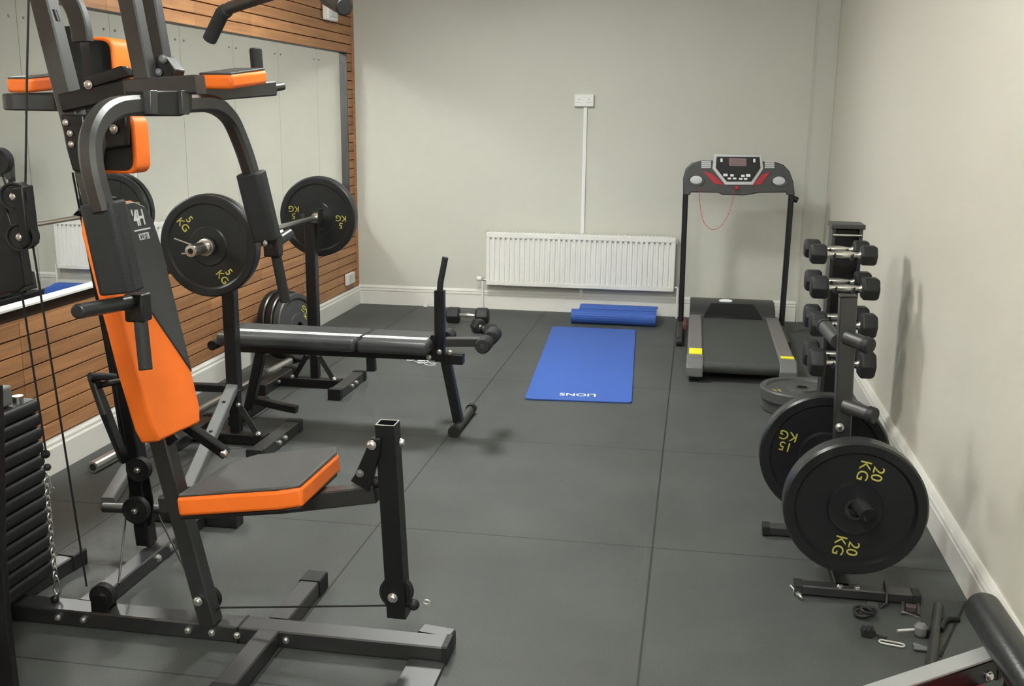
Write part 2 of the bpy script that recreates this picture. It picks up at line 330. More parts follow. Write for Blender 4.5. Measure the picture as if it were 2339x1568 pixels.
# ------------------------------------------------------------------ radiator
rx0, rx1, rz0, rz1, ry = -1.522, -0.128, 0.200, 0.597, YB-0.115
rad = thing('radiator', 'long white ribbed panel radiator under the trunking on the back wall', 'radiator', ((rx0+rx1)/2, ry, rz0))
n = 36; pitch = (rx1-rx0-0.03)/n; poly = [(rx0+0.0, ry+0.05), (rx0, ry)]
for i in range(n):
    x = rx0+0.015+i*pitch; poly += [(x, ry), (x+pitch*.22, ry), (x+pitch*.32, ry+0.010), (x+pitch*.62, ry+0.010), (x+pitch*.72, ry)]
poly += [(rx1, ry), (rx1, ry+0.05)]
MB().prism([V((a, b, rz0+0.03)) for a, b in poly], (0, 0, rz1-rz0-0.065)).build('ribbed_panel', RADM, rad)
MB().box((rx0, ry-0.001, rz0), (rx1, ry+0.05, rz0+0.034)).box((rx0, ry-0.001, rz1-0.038), (rx1, ry+0.05, rz1)).build('rail', RADM, rad, 0.004)
g = MB()
for i in range(50):
    x = rx0+0.02+i*(rx1-rx0-0.04)/50; g.box((x, ry+0.008, rz1-0.001), (x+0.018, ry+0.075, rz1+0.004))
g.build('top_grille', RADM, rad)
MB().box((rx0-0.003, ry+0.002, rz0+0.008), (rx0+0.001, ry+0.085, rz1+0.004)).box((rx1-0.001, ry+0.002, rz0+0.008), (rx1+0.003, ry+0.085, rz1+0.004)).build('side_cover', RADM, rad, 0.002)
sl = MB()
for i in range(n): x = rx0+0.015+(i+.47)*pitch; sl.cyl((x, ry+0.002, rz1-0.046), (x, ry-0.0012, rz1-0.046), 0.0045, 8)
sl.build('vent_holes', GREY, rad)
vy = ry+0.03
MB().tube([(rx0, vy, 0.232), (rx0-0.03, vy, 0.232), (rx0-0.034, vy, 0.225), (rx0-0.034, vy, 0.001)], 0.0075).build('pipe', WHITE, rad)
MB().cyl((rx0-0.024, vy, 0.232), (rx0-0.040, vy, 0.250), 0.010, 12).cyl((rx0-0.005, vy, .232), (rx0-0.045, vy, 0.236), .009, 12).build('valve_body', CHROME, rad)
MB().lathe([(0, 0), (.017, 0), (.019, .006), (.019, .03), (.013, .037), (0, .038)], (rx0-0.044, vy, 0.240), (-1, 0, 0.08), 16).build('valve_head', WHITE, rad)
MB().tube([(rx1, vy, 0.232), (rx1+0.026, vy, 0.228), (rx1+0.03, vy, 0.22), (rx1+0.03, vy, 0.001)], 0.0075).build('pipe', WHITE, rad)
# ------------------------------------------------------------------ yoga mats
cs = [on_z(1262, 747, .005), on_z(1452, 755, .005), on_z(1443, 921, .005), on_z(1198, 912, .005)]
ym = thing('yoga_mat', 'blue exercise mat lying flat with white lettering at its near end', 'exercise mat', (cs[2]+cs[3])/2*1)
def round_poly(ps, r, n=5):
    out = []
    for i in range(len(ps)):
        p, a, b = ps[i], ps[i-1], ps[(i+1) % len(ps)]; d1 = (a-p).normalized()*r; d2 = (b-p).normalized()*r
        for j in range(n+1):
            t_ = j/n; out.append((1-t_)**2*(p+d1)+2*t_*(1-t_)*p+t_*t_*(p+d2))
    return out
mp = [V((p.x, p.y, 0.0005)) for p in cs]
MB().prism(round_poly(mp, 0.03), (0, 0, 0.009)).build('mat_sheet', BLUE, ym, 0.002)
dirx = (cs[2]-cs[3]).normalized(); diry = V((-dirx.y, dirx.x, 0)); tp = on_z(1320, 902, .0098); 
M = Matrix((-dirx, -diry, V((0, 0, 1)))).transposed().to_4x4(); M.translation = V((tp.x, tp.y, 0.0100)); M = rootM(ym).inverted() @ M
text_mesh('lettering', 'LIONS', 0.074, M, WHT, ym, 0.0003, sx=0.95, bold=0.001)
rm = thing('rolled_mat', 'half-rolled blue exercise mat against the back skirting', 'exercise mat', (-0.53, 7.3, 0))
x0, x1 = -0.835, -0.235
prof = []
for i in range(46):      # spiral roll at the near side, loose end laid back against the skirting
    a = -math.pi/2 + i*0.30; r = 0.018+0.0011*i*0.75; prof.append((7.27+r*math.cos(a), 0.058+r*math.sin(a)*0.98))
zmin = min(p[1] for p in prof); prof = [(a, b-zmin+0.005) for a, b in prof]
last = prof[-1]
def sheet(pts, th):
    up, dn = [], []
    for i, (a, b) in enumerate(pts):
        p = pts[max(0, i-1)]; q = pts[min(len(pts)-1, i+1)]; d = V((q[0]-p[0], q[1]-p[1])).normalized(); nn = V((-d.y, d.x))*th/2
        up.append((a+nn.x, b+nn.y)); dn.append((a-nn.x, b-nn.y))
    return up+dn[::-1]
def strip(mb, pts, th, xa, xb):
    for i in range(len(pts)-1):
        a, b = pts[i], pts[i+1]; d = V((b[0]-a[0], b[1]-a[1])).normalized(); nn = V((-d.y, d.x))*th/2
        mb.prism([(xa, a[0]+nn.x, a[1]+nn.y), (xa, b[0]+nn.x, b[1]+nn.y), (xa, b[0]-nn.x, b[1]-nn.y), (xa, a[0]-nn.x, a[1]-nn.y)], (xb-xa, 0, 0))
r1 = MB(); strip(r1, prof, 0.008, x0, x1); r1.build('roll', BLUE, rm)
tail = [(7.30, 0.098), (7.36, 0.112), (7.44, 0.108), (7.52, 0.090), (7.60, 0.072)]
r2 = MB(); strip(r2, [(p.y, p.z) for p in smooth_path([V((0, a, b)) for a, b in tail], 4)], 0.009, x0+.05, x1); r2.build('loose_end', BLUE, rm)
r3 = MB(); 
for a in (0.02, 0.05, .08): r3.tube([(x0+.10, 7.33+a*3, 0.012+a*.2), (x1-.02, 7.33+a*3, 0.012+a*.2)], 0.011+a*.35, 10)
r3.build('inner_folds', BLUE, rm)
# ------------------------------------------------------------------ weight plates, dumbbells, barbell
FACE = Matrix(((1, 0, 0), (0, 0, -1), (0, 1, 0)))            # local +Z looks towards -Y, local Y is up
def plate(label, c, R, T, texts=(), group=None, rot=FACE, mt=BUMP, hub=True, size=0.045):
    t = thing('weight_plate', label, 'weight plate', c, group, rot)
    h = T/2
    pr = [(0.026, -h*.9), (R*.33, -h*.9), (R*.36, -h*.6), (R*.80, -h*.55), (R*.83, -h*.95), (R*.97, -h), (R, -h*.75), (R, h*.75), (R*.97, h), (R*.85, h*.97), (R*.81, h*.55), (R*.395, h*.50), (R*.37, h*.92), (R*.31, h*.86), (0.026, h*.86), (0.026, -h*.9)]
    MB().lathe(pr, (0, 0, 0), (0, 0, 1), 64).build('disc', mt, t, world=False, sharp=0.4)
    if hub: MB().lathe([(0.0255, -h*.9), (0.033, -h*.9), (0.033, h*.95), (0.0255, h*.95), (0.0255, -h*.9)], (0, 0, 0), (0, 0, 1), 32).build('hub_ring', BLK2, t, world=False)
    for body, (x, y), a in texts:
        M = Matrix.Translation((x, y, h*.58)) @ rotZ(a); text_mesh('lettering', body, size, M, YEL, t, 0.001, line=.86, bold=0.0)
    return t
PR = 0.212
bx, bz = -2.0, 0.910
d = math.radians
sgrp = 'bumper plates on the racked barbell'
plate('black five kilo bumper plate, outermost on the near end of the racked barbell', (bx, 4.052, bz), PR+.002, 0.030, [('5\nKG', (-0.094, 0.098), d(-52)), ('5\nKG', (0.070, -0.118), d(-52))], sgrp)
plate('black bumper plate just behind the outermost one on the near barbell end', (bx-.006, 4.092, bz+.004), PR+.001, 0.034, [], sgrp)
plate('black five kilo bumper plate on the far end of the racked barbell, lettering upside down', (bx, 5.345, bz), PR, 0.030, [('5\nKG', (-0.135, 0.022), d(178)), ('5\nKG', (0.130, -0.022), d(178))], sgrp)
plate('black bumper plate behind the lettered one on the far barbell end', (bx-.006, 5.385, bz+.004), PR, 0.034, [], sgrp)
bb = thing('barbell', 'chrome barbell racked on the two stands over the bench', 'barbell', (bx, 4.7, bz))
MB().tube([(bx, 4.135, bz), (bx, 5.30, bz)], 0.0135).build('shaft', CHROME, bb)
for y0, y1 in ((3.885, 4.140), (5.30, 5.58)):
    s_ = MB().lathe([(0.012, -0.001), (0.024, 0), (0.025, 0.003), (0.025, y1-y0-.003), (0.020, y1-y0), (0, y1-y0)], (bx, y0, bz), (0, 1, 0), 28); s_.build('sleeve', CHROME, bb)
MB().cyl((bx, 3.8846, bz), (bx, 3.8852, bz), 0.017, 20).build('end_cap', BLK, bb)
MB().lathe([(0.0255, 0), (0.036, 0.002), (0.038, .016), (0.0255, .018)], (bx, 4.012, bz), (0, 1, 0), 28).build('collar', CHROME, bb)
cl_ = MB(); pts = [V((bx+0.028*math.cos(a), 3.985+0.004*a/6.28, bz+0.028*math.sin(a))) for a in [i*0.35 for i in range(38)]]
cl_.tube(pts, 0.0028, 8); cl_.tube([pts[-1], V((bx-.035, 3.975, bz+.012)), V((bx-0.105, 3.955, bz+0.040))], 0.0045, 8); cl_.tube([pts[0], V((bx-.040, 3.965, bz-.02)), V((bx-0.062, 3.93, bz-0.018))], 0.0035, 8)
setp(cl_.build('spring_collar', CHROME), 'chrome spring collar with a handle on the near end of the racked barbell', 'spring collar')
def hexdb(label, c, axis, L, R, handle=0.11, group=None, roll=0.0):
    ax = V(axis).normalized(); t = thing('hex_dumbbell', label, 'dumbbell', V(c)-V((0, 0, R)), group); hl_ = (L-handle)/2; sd, up, _ = frame(ax)
    for s_ in (-1, 1):
        a0 = handle/2*s_; a1 = (handle/2+hl_)*s_; mb = MB(); rings = [(a0, R*.80), (a0+s_*R*.16, R), (a1-s_*R*.28, R), (a1-s_*R*.08, R*.90), (a1, R*.70)]
        vs = []; k = 6
        for z_, r_ in rings:
            for j in range(k): an = j*math.pi/3+roll; vs.append(V(c)+ax*z_+(sd*math.cos(an)+up*math.sin(an))*r_)
        fs = [[i*k+j, i*k+(j+1) % k, (i+1)*k+(j+1) % k, (i+1)*k+j] for i in range(4) for j in range(k)]+[list(range(k)), [4*k+j for j in range(k)]]
        mb.add(vs, fs).build('head', RUB, t, R*.07, 2)
    h = handle; MB().lathe([(0, -h/2), (.016, -h/2), (.011, -h*.42), (.012, -h*.32), (.0155, -h*.10), (.0165, 0), (.0155, h*.10), (.012, h*.32), (.011, h*.42), (.016, h/2), (0, h/2)], c, ax, 20).build('handle', CHROME, t)
    return t
# ------------------------------------------------------------------ floor dumbbells behind the bench
hexdb('hex dumbbell with bright handle on the floor behind the bench post', (-1.56, 7.10, 0.055), (1, 0.06, 0), 0.305, 0.062, 0.115, 'loose dumbbells behind the bench', 0.0)
hexdb('hex dumbbell lying askew just behind the bench rollers', (-1.36, 6.72, 0.046), (0.62, -0.78, 0), 0.27, 0.052, 0.11, 'loose dumbbells behind the bench', 0.0)
# ------------------------------------------------------------------ squat stands
def stand(label, y, ztop, spans, near):
    t = thing('squat_stand', label, 'squat stand', (-2.0, y, 0), 'squat stands carrying the barbell'); x = -1.995
    MB().bar([(x, y, 0.05), (x, y, 0.30)], 0.045, 0.045, (0, 1, 0)).build('lower_post', BLK, t)
    MB().bar([(x, y, 0.24), (x, y, ztop)], 0.055, 0.055, (0, 1, 0)).build('upright', BLK, t)
    MB().box((x-.032, y-.032, .236), (x+.032, y+.032, .250)).build('lock_collar', BLK, t, .003)
    cb = MB().bar([(-2.2, y-0.02, 0.025), (-1.84, y-0.02, 0.025)], 0.05, 0.05).build('cross_beam', BLK, t)
    for xx, (ya, yb) in zip((-1.800, -2.215), spans):
        ft = MB().bar([(xx, ya, 0.027), (xx, yb, 0.027)], 0.062, 0.054).build('foot', BLK2, t)
        caps((([(xx, ya-.012, 0.029), (xx, ya+.025, 0.029)], 0.070, 0.058), ([(xx, yb-.025, 0.029), (xx, yb+.012, 0.029)], 0.070, 0.058)), ft)
        for yy in (y-0.055, y+0.015): bolt(t, (xx+0.031, yy, 0.028), (1, 0, 0), 0.010)
    for s_ in (-1, 1):
        MB().bar([(x+s_*0.03, y-.03, 0.185), (x+s_*0.115, y-.03, 0.045)], 0.028, 0.006, (0, 1, 0), .001).build('gusset', BLK2 if s_ > 0 else BLK, t)
        bolt(t, (x+s_*0.032, y-.034, .185), (0, -1, 0), .009); bolt(t, (x+s_*.118, y-.034, .055), (0, -.4, 1), .010)
    # U cradle
    MB().bar([(x-.05, y, ztop+.0), (x+.055, y, ztop+.0)], .06, .008, (0, 0, 1), .002).bar([(x-.047, y, ztop), (x-.047, y, ztop+.045)], .06, .008, (1, 0, 0), .002).bar([(x+.052, y, ztop), (x+.058, y, ztop+.075)], .06, .008, (1, 0, 0), .002).build('cradle', BLK, t)
    return t
zc = bz-0.0175
s1 = stand('black squat stand nearer the camera, below the near barbell plates', 4.213, zc, ((3.965, 4.42), (3.97, 4.42)), True)
s2 = stand('black squat stand further away, in front of the far barbell plates', 5.217, zc, ((4.975, 5.39), (4.98, 5.39)), False)
GS = mat('grey_steel', (0.14, 0.145, 0.15), .4)
MB().bar([(-1.995, 4.195, 0.262), (-1.885, 3.525, 0.03)], 0.050, 0.035).build('sloped_brace', GS, s1)
MB().bar([(-2.215, 4.10, 0.262), (-2.121, 3.36, 0.028)], 0.050, 0.035).build('sloped_brace', GS, s1)
MB().bar([(-2.24, 4.18, 0.255), (-1.99, 4.20, 0.255)], 0.035, 0.035).build('brace_link', BLK, s1)
hb = MB()
for k_ in (0.20, 0.50):
    p = V((-1.995, 4.195, 0.262)).lerp(V((-1.885, 3.525, 0.03)), k_); hb.cyl(p+V((0, -.005, .014)), p+V((0, -.0056, .0192)), .008, 12)
hb.build('adjustment_hole', BLK, s1)
# ------------------------------------------------------------------ weight bench
bn = thing('weight_bench', 'black flat weight bench with a white stripe between the barbell stands', 'weight bench', (-1.6, 4.6, 0))
def pad(name, x0, x1, y0, y1, z0, z1, parent, mt, bev=0.015): return MB().box((x0, y0, z0), (x1, y1, z1)).build(name, mt, parent, bev, 4)
pad('back_pad', -2.19, -1.510, 4.445, 4.735, 0.385, 0.444, bn, VINYL, .02)
MB().prism([(-1.502, 4.445, .385), (-1.165, 4.445, .385), (-1.165, 4.735, .385), (-1.502, 4.735, .385)], (0, 0, .058)).build('seat_pad', VINYL, bn, .02, 4)
MB().box((-2.175, 4.528, .4435), (-1.512, 4.548, .4450)).box((-2.175, 4.555, .4435), (-1.512, 4.575, .4450)).box((-1.497, 4.528, .4425), (-1.19, 4.548, .4440)).box((-1.497, 4.555, .4425), (-1.19, 4.575, .4440)).build('stripe', STRIPE, bn)
MB().bar([(-2.16, 4.60, .352), (-1.13, 4.60, .360)], .05, .05).build('spine', BLK, bn)
MB().bar([(-2.03, 4.60, .335), (-2.11, 4.60, .03)], .045, .045, (0, 1, 0)).build('rear_leg', BLK, bn)
rf = MB().bar([(-2.11, 4.42, .026), (-2.11, 4.80, .026)], .045, .045).build('rear_foot', BLK, bn)
MB().bar([(-2.11, 4.60, .09), (-1.93, 4.60, .06), (-1.86, 4.60, .05)], .04, .035).build('knee_brace', BLK, bn)
MB().bar([(-1.115, 4.60, .335), (-1.055, 4.60, .04)], .045, .045, (0, 1, 0)).build('front_leg', BLK, bn)
ff = MB().tube([(-1.052, 4.50, .024), (-1.052, 4.86, .024)], .022).build('front_foot', BLK2, bn)
for ya in (4.475, 4.85): MB().cyl((-1.052, ya, .026), (-1.052, ya+.035, .026), .026, 18).build('rubber_cap', RUB, ff)
MB().bar([(-1.143, 4.60, .33), (-1.143, 4.60, .665)], .045, .045, (0, 1, 0)).build('leg_post', BLK, bn)
MB().tube([(-1.143, 4.60, .65), (-1.140, 4.60, .70), (-1.128, 4.60, .76), (-1.116, 4.60, .820)], .0145).build('hand_grip', FOAM, bn)
MB().bar([on_y(1020, 781, 4.60), on_y(1108, 781, 4.60)], .045, .04).build('leg_developer', BLK2, bn)
MB().bar([(-1.12, 4.60, .345), (-1.03, 4.60, .345)], .05, .05).build('bracket', BLK, bn, .004)
ra_ = on_y(1110, 783, 4.56); rb_ = V((ra_.x, 4.80, ra_.z)); MB().tube([V((ra_.x, 4.47, ra_.z)), V((ra_.x, 4.80, ra_.z))], .011).build('roller_axle', BLK2, bn)
for ya, yb in ((4.475, 4.572), (4.655, 4.77)):
    MB().lathe([(0, 0), (.030, 0), (.036, .008), (.036, yb-ya-.008), (.030, yb-ya), (0, yb-ya)], (ra_.x, ya, ra_.z), (0, 1, 0), 20).build('foam_roller', FOAM, bn)
lr_ = V((-1.16, 4.78, .40)); MB().tube([lr_-V((0, .16, 0)), lr_+V((0, .08, 0))], .011).build('roller_axle', BLK2, bn)
MB().cyl(lr_, lr_+V((0, .09, 0)), .034, 20).build('foam_roller', FOAM, bn, .004)
for p in ((-1.135, .385), (-1.085, .385), (-1.19, .352)): bolt(bn, (p[0], 4.553 if p[0] > -1.15 else 4.572, p[1]), (0, -1, 0), .010)
MB().prism([(-1.215, 4.558, .375), (-1.155, 4.558, .375), (-1.155, 4.558, .46), (-1.175, 4.558, .46)], (0, .08, 0)).build('hinge_plate', BLK, bn)
MB().tube([(-2.16, 4.60, .36), (-2.225, 4.60, .375)], .018).build('adjuster', BLK, bn)
MB().tube([(-2.235, 4.50, .372), (-2.235, 4.70, .372)], .024).build('adjuster_grip', FOAM, bn)
MB().bar([(-1.48, 4.60, .35), (-1.478, 4.60, .265)], .04, .04, (0, 1, 0)).build('latch', BLK, bn)
# ------------------------------------------------------------------ barbell on the floor
fb = thing('barbell', 'silver barbell lying on the floor along the left skirting', 'barbell', (-2.37, 4.6, 0))
fa, fe = V((-2.392, 3.70, .026)), V((-2.318, 5.64, .026)); dv = (fe-fa).normalized()
MB().tube([fa+dv*.30, fe-dv*.30], .0135).build('shaft', CHROME, fb)
for a, b in ((fa, fa+dv*.33), (fe-dv*.33, fe)): MB().lathe([(0.008, 0), (.024, 0), (.025, .003), (.025, .327), (.02, .33), (0, .33)], a, dv, 24).build('sleeve', CHROME, fb)
for a in (fa+dv*.33, fe-dv*.352): MB().cyl(a, a+dv*.022, .034, 24).build('collar', GREY, fb)
MB().cyl(fa-dv*.0003, fa+dv*.002, .015, 16).build('end_cap', BLK, fb)
# ------------------------------------------------------------------ plates leaning on the left wall
def leanrot(tilt, yaw): return (Matrix.Rotation(yaw, 3, 'Z') @ Matrix.Rotation(math.pi/2-tilt, 3, 'Y'))
lr = leanrot(d(9), d(-8))
LG = 'plates leaning on the left wall'
R3 = Matrix.Rotation(d(-14), 3, 'Z') @ Matrix.Rotation(d(90-9), 3, 'Y') @ Matrix.Rotation(d(90), 3, 'Z'); LN = (R3 @ V((0, 0, 1))).normalized(); LN = LN if LN.x > 0 else -LN
lc = V((-2.315, 5.775, 0.0)); LABS = ('front dusty bumper plate with yellow lettering leaning on the left wall behind the bench', 'middle bumper plate of the three leaning on the left wall behind the bench', 'bumper plate leaning closest to the left wall behind the bench')
off = 0.0
for i in range(3):
    R_ = .202+.004*i; T = .050; cc = lc-LN*off; off += T+.004
    zc_ = R_*math.cos(d(9))+T/2*math.sin(d(9))+.001
    plate(LABS[i], (cc.x, cc.y, zc_), R_, T, [('10\nKG', (0.085, 0.075), d(40))] if i == 0 else [], LG, R3, BUMPG if i == 0 else BUMP, size=.05)
# ------------------------------------------------------------------ small clips by the bench
def wireclip(label, px, z, s=1.0):
    p = on_z(*px, z); mb = MB(); pts = [p+V((.028*s*math.cos(a), .028*s*math.sin(a), .006+.0009*i)) for i, a in enumerate([j*.45 for j in range(30)])]
    mb.tube(pts, .0024, 6); mb.tube([pts[-1], p+V((.07*s, .02*s, .010)), p+V((.115*s, .035*s, .008))], .0024, 6); mb.tube([pts[0], p+V((.07*s, -.03*s, .006)), p+V((.12*s, -.01*s, .006))], .0024, 6)
    return setp(mb.build('spring_collar', WHT), label, 'spring collar')
wireclip('silver wire spring collar on the floor under the bench seat', (938, 828), 0.0, 0.9)
wireclip('second wire spring collar on the floor touching the first near the bench leg', (962, 834), 0.0, 0.75)
p = on_z(968, 704, .0); q = MB().box((p.x-.015, YB-.05, 0), (p.x+.012, YB-.024, .02)).cyl((p.x+.0, YB-.037, .02), (p.x, YB-.037, .034), .008, 12); setp(q.build('door_stop', WHITE), 'tiny white stop on the floor at the back skirting left of the bench post', 'door stop')
# ------------------------------------------------------------------ treadmill
tm = thing('treadmill', 'black folding treadmill with red and silver console facing the back wall', 'treadmill', (0.3, 6.5, 0))
MB().box((0.075, 5.80, 0.045), (0.515, 7.20, 0.112)).build('deck', BLK, tm, .004)
bl = MB(); prof = [(7.15, .1175), (5.83, .1175)]+[(5.80+0.036*math.cos(a), .081+.0365*math.sin(a)) for a in [math.pi/2+i*math.pi/10 for i in range(11)]]+[(7.15, .045)]
bl.prism([(0.085, a, b) for a, b in prof], (0.42, 0, 0)).build('running_belt', BELT, tm)
for x0, x1 in ((-0.005, 0.083), (0.507, 0.595)):
    rl = MB().prism([(x0, 5.86, .05), (x1, 5.86, .05), (x1, 5.86, .118), (x1-.008, 5.86, .128), (x0+.008, 5.86, .128), (x0, 5.86, .118)], (0, 1.28, 0)).build('side_rail', RAILM, tm, .003)
    ec = MB().prism([(x0-.003, 5.87, .03), (x0-.003, 5.87, .131), (x0-.003, 5.80, .131), (x0-.003, 5.735, .085), (x0-.003, 5.735, .03)], (x1-x0+.006, 0, 0)).build('end_cap', GREY, tm, .006, 3)
    MB().box((x0+.010, 5.885 if x0 < .1 else 5.875, .127), (x1-.004, 6.03 if x0 < .1 else 5.925, .1325)).build('warning_sticker', YELB, rl)
    MB().cyl((x0+.02, 5.79, .016), (x1-.015, 5.79, .016), .016, 16).build('foot_wheel', RUB, tm)
mc = MB().prism([(-0.004, 7.09, .10), (-0.004, 7.11, .135), (-0.004, 7.20, .185), (-0.004, 7.30, .205), (-0.004, 7.46, .19), (-0.004, 7.48, .05), (-.004, 7.09, .05)], (0.575, 0, 0)).build('motor_cover', BLK2, tm, .008, 3)
MB().prism([(0.09, 7.07, .118), (0.14, 7.19, .188), (0.43, 7.19, .188), (0.48, 7.07, .118)], (0, .012, .012)).build('cover_hood', BLK, mc, .004)
lg = MB().lathe([(0, 0), (.045, 0), (.045, .002), (0, .002)], (0.24, 7.275, .203), (0, -.2, 1), 24)
for v in lg.v: v.y = 7.275+(v.y-7.275)*.30
lg.build('badge', WHT, mc)
for sx, x in ((-1, -0.062), (1, 0.622)):
    up_ = MB().bar([(x, 7.21, .06), (x-.006*sx*-1, 7.19, .965)], .036, .055, (0, 1, 0), .008).build('upright', BLK, tm)
    MB().bar([(x, 6.66, .028), (x, 7.50, .028)], .035, .04).build('base_rail', BLK2, tm)
    MB().cyl((x-.018, 6.67, .03), (x+.018, 6.67, .03), .03, 18).build('transport_wheel', RUB, tm)
MB().tube([(-.030, 6.80, .10), (-.030, 7.10, .09)], .014).build('gas_strut', mat('dark_red_strut', (.10, .02, .02), .4), tm)
YC = 7.16
def panel(parent, name, pts, y, th, m_, bev=0.0, seg=2): return MB().prism([on_y(a, b, y) for a, b in pts], (0, th, 0)).build(name, m_, parent, bev, seg)
con = panel(tm, 'console', [(1560, 446), (1560, 408), (1566, 386), (1580, 373), (1604, 367), (1770, 370), (1790, 377), (1804, 392), (1812, 415), (1816, 446), (1797, 446), (1796, 440), (1735, 441), (1700, 447), (1650, 446), (1640, 441), (1600, 440), (1577, 440), (1577, 446)], YC, .055, BLK2, .006, 3)
panel(con, 'console_frame', [(1631, 352), (1740, 354), (1744, 386), (1720, 423), (1656, 423), (1627, 386)], YC-.012, .03, SILV, .004)
panel(con, 'console_face', [(1637, 358), (1735, 359), (1737, 384), (1716, 415), (1660, 415), (1635, 384)], YC-.017, .01, BLK, .002)
panel(con, 'display', [(1665, 361), (1705, 362), (1705, 380), (1665, 379)], YC-.019, .004, PINK)
for (a, b, w_, h_) in ((1657, 400, 10, 6), (1672, 401, 8, 5), (1697, 402, 8, 5), (1709, 401, 10, 6), (1666, 408, 8, 4), (1678, 408, 8, 4), (1692, 409, 8, 4), (1703, 409, 8, 4), (1648, 366, 5, 8), (1723, 367, 5, 8)):
    MB().prism([on_y(a-w_/2, b-h_/2, YC-.019), on_y(a+w_/2, b-h_/2, YC-.019), on_y(a+w_/2, b+h_/2, YC-.019), on_y(a-w_/2, b+h_/2, YC-.019)], (0, .003, 0)).build('button', WHT, con)
panel(con, 'red_accent', [(1606, 391), (1628, 398), (1655, 423), (1632, 420)], YC-.004, .01, RED, .001)
panel(con, 'red_accent', [(1760, 393), (1742, 398), (1718, 424), (1738, 421)], YC-.004, .01, RED, .001)
for a, b in ((1590, 411), (1779, 413)):
    p = on_y(a, b, YC-.004); cu_ = MB().lathe([(.052, .012), (.052, -.008), (.044, -.010), (.040, .0), (0, .003)], p, (0, -1, 0.0), 28)
    for v in cu_.v: v.z = p.z+(v.z-p.z)*.68
    cu_.build('cup_holder', SILV, con)
for a in (1613, 1758):
    gq = MB()
    for k_ in range(4): z0_ = 368+k_*4.3; gq.prism([on_y(a-11, z0_, YC-.005), on_y(a+11, z0_, YC-.005), on_y(a+11, z0_+3.2, YC-.005), on_y(a-11, z0_+3.2, YC-.005)], (0, .008, 0))
    gq.build('speaker_grille', SILV, con)
MB().cyl(on_y(1808, 452, 7.19), on_y(1822, 458, 7.19), .020, 18).build('lock_knob', BLK, tm)
pk = on_y(1683, 428, YC-.01); MB().prism([pk+V((-.012, 0, -.014)), pk+V((.012, 0, -.014)), pk+V((.012, 0, .01)), pk+V((-.012, 0, .01))], (0, -.01, 0)).build('safety_key', RED, con, .002)
MB().tube([on_y(a, b, YC-.022) for a, b in smooth_path([V((1676, 430, 0)), V((1674, 455, 0)), V((1664, 490, 0)), V((1645, 518, 0)), V((1625, 524, 0)), V((1608, 508, 0)), V((1600, 475, 0)), V((1598, 445, 0)), V((1596, 425, 0))], 5) for a, b in [(a, b)]] if False else [on_y(q.x, q.y, YC-.022) for q in smooth_path([V((1676, 430, 0)), V((1674, 455, 0)), V((1664, 490, 0)), V((1645, 518, 0)), V((1625, 524, 0)), V((1608, 508, 0)), V((1600, 475, 0)), V((1598, 445, 0)), V((1596, 425, 0))], 5)], .0017, 6).build('safety_cord', CORD, con)
# ------------------------------------------------------------------ dumbbell rack with dumbbells
dr = thing('dumbbell_rack', 'tall narrow black dumbbell rack by the right wall', 'dumbbell rack', (0.635, 4.7, 0))
RX0, RX1 = 0.578, 0.700
MB().box((RX0+.02, 4.73, .03), (RX1+.02, 4.79, .985)).build('upright', BLK, dr, .004)
for x in (RX0-.004, RX1-.012): MB().box((x+.02, 4.700, .03), (x+.036, 4.815, .990)).build('side_plate', BLK2, dr, .002)
MB().box((RX0+.010, 4.68, .990), (RX1+.03, 4.83, 1.010)).build('top_cap', BLK2, dr, .003)
MB().tube([(RX0+.02, 4.70, .962), (RX1+.02, 4.70, .962)], .008).build('top_rod', CHROME, dr)
MB().box((0.53, 4.45, 0), (0.77, 4.50, .03)).box((0.53, 4.86, 0), (0.77, 4.91, .03)).box((0.63, 4.48, 0), (0.68, 4.88, .03)).build('base', BLK, dr, .003)
rows = [(582, .046, .268), (658, .053, .276), (742, .058, .272), (830, .065, .272)]
names = ['top', 'second', 'third', 'lowest']
for i, (py, R, L) in enumerate(rows):
    fx = 1926-(.0)*i; yF, yR = 4.46, 4.625
    p = on_y((1926, 1929, 1925, 1922)[i], py, yF)
    for yy in (yF, yR):
        zz = p.z
        cr_ = MB()
        for x in (p.x-.036, p.x+.036):
            cr_.tube([(x, yy-.030, zz+.006), (x, yy-.018, zz-.016), (x, yy+.018, zz-.016), (x, yy+.026, zz+.012)] , .004, 8)
            cr_.bar([(x, yy, zz-.020), (x, 4.72, zz-.020)], .010, .012)
        cr_.build('cradle', BLK2, dr)
    hexdb('black hex dumbbell with bright handle, %s row of the rack, side facing the camera' % names[i], (p.x, yF, p.z), (1, 0.02, 0), L, R, .135, 'dumbbells on the rack', 0.0)
    hexdb('black hex dumbbell half hidden behind the rack, %s row of the far side' % names[i], (p.x-.008, yR, p.z+.002), (1, 0, 0), L, R*.97, .135, 'dumbbells on the rack', 0.0)
# ------------------------------------------------------------------ plate tree
pt = thing('plate_tree', 'black weight plate tree by the right wall nearest the camera', 'plate tree', (0.53, 3.35, 0))
TX = 0.500
MB().bar([(TX+.016, 3.35, .04), (TX-.014, 3.35, .915)], .052, .052, (0, 1, 0)).build('post', BLK2, pt)
MB().box((TX-.041, 3.323, .915), (TX+.013, 3.377, .921)).build('post_cap', BLK, pt, .004)
for yy, (xa, xb) in ((3.135, (.367, .735)), (3.60, (.296, .74))):
    ft = MB().bar([(xa, yy, .0205), (xb, yy, .0205)], .046, .032).build('foot', BLK2, pt)
    caps((([(xa-.004, yy, .0205), (xa+.02, yy, .0205)], .051, .037), ([(xb-.02, yy, .0205), (xb+.004, yy, .0205)], .051, .037)), ft)
MB().bar([(TX+.01, 3.14, .0205), (TX+.01, 3.60, .0205)], .046, .032).build('spine', BLK, pt)
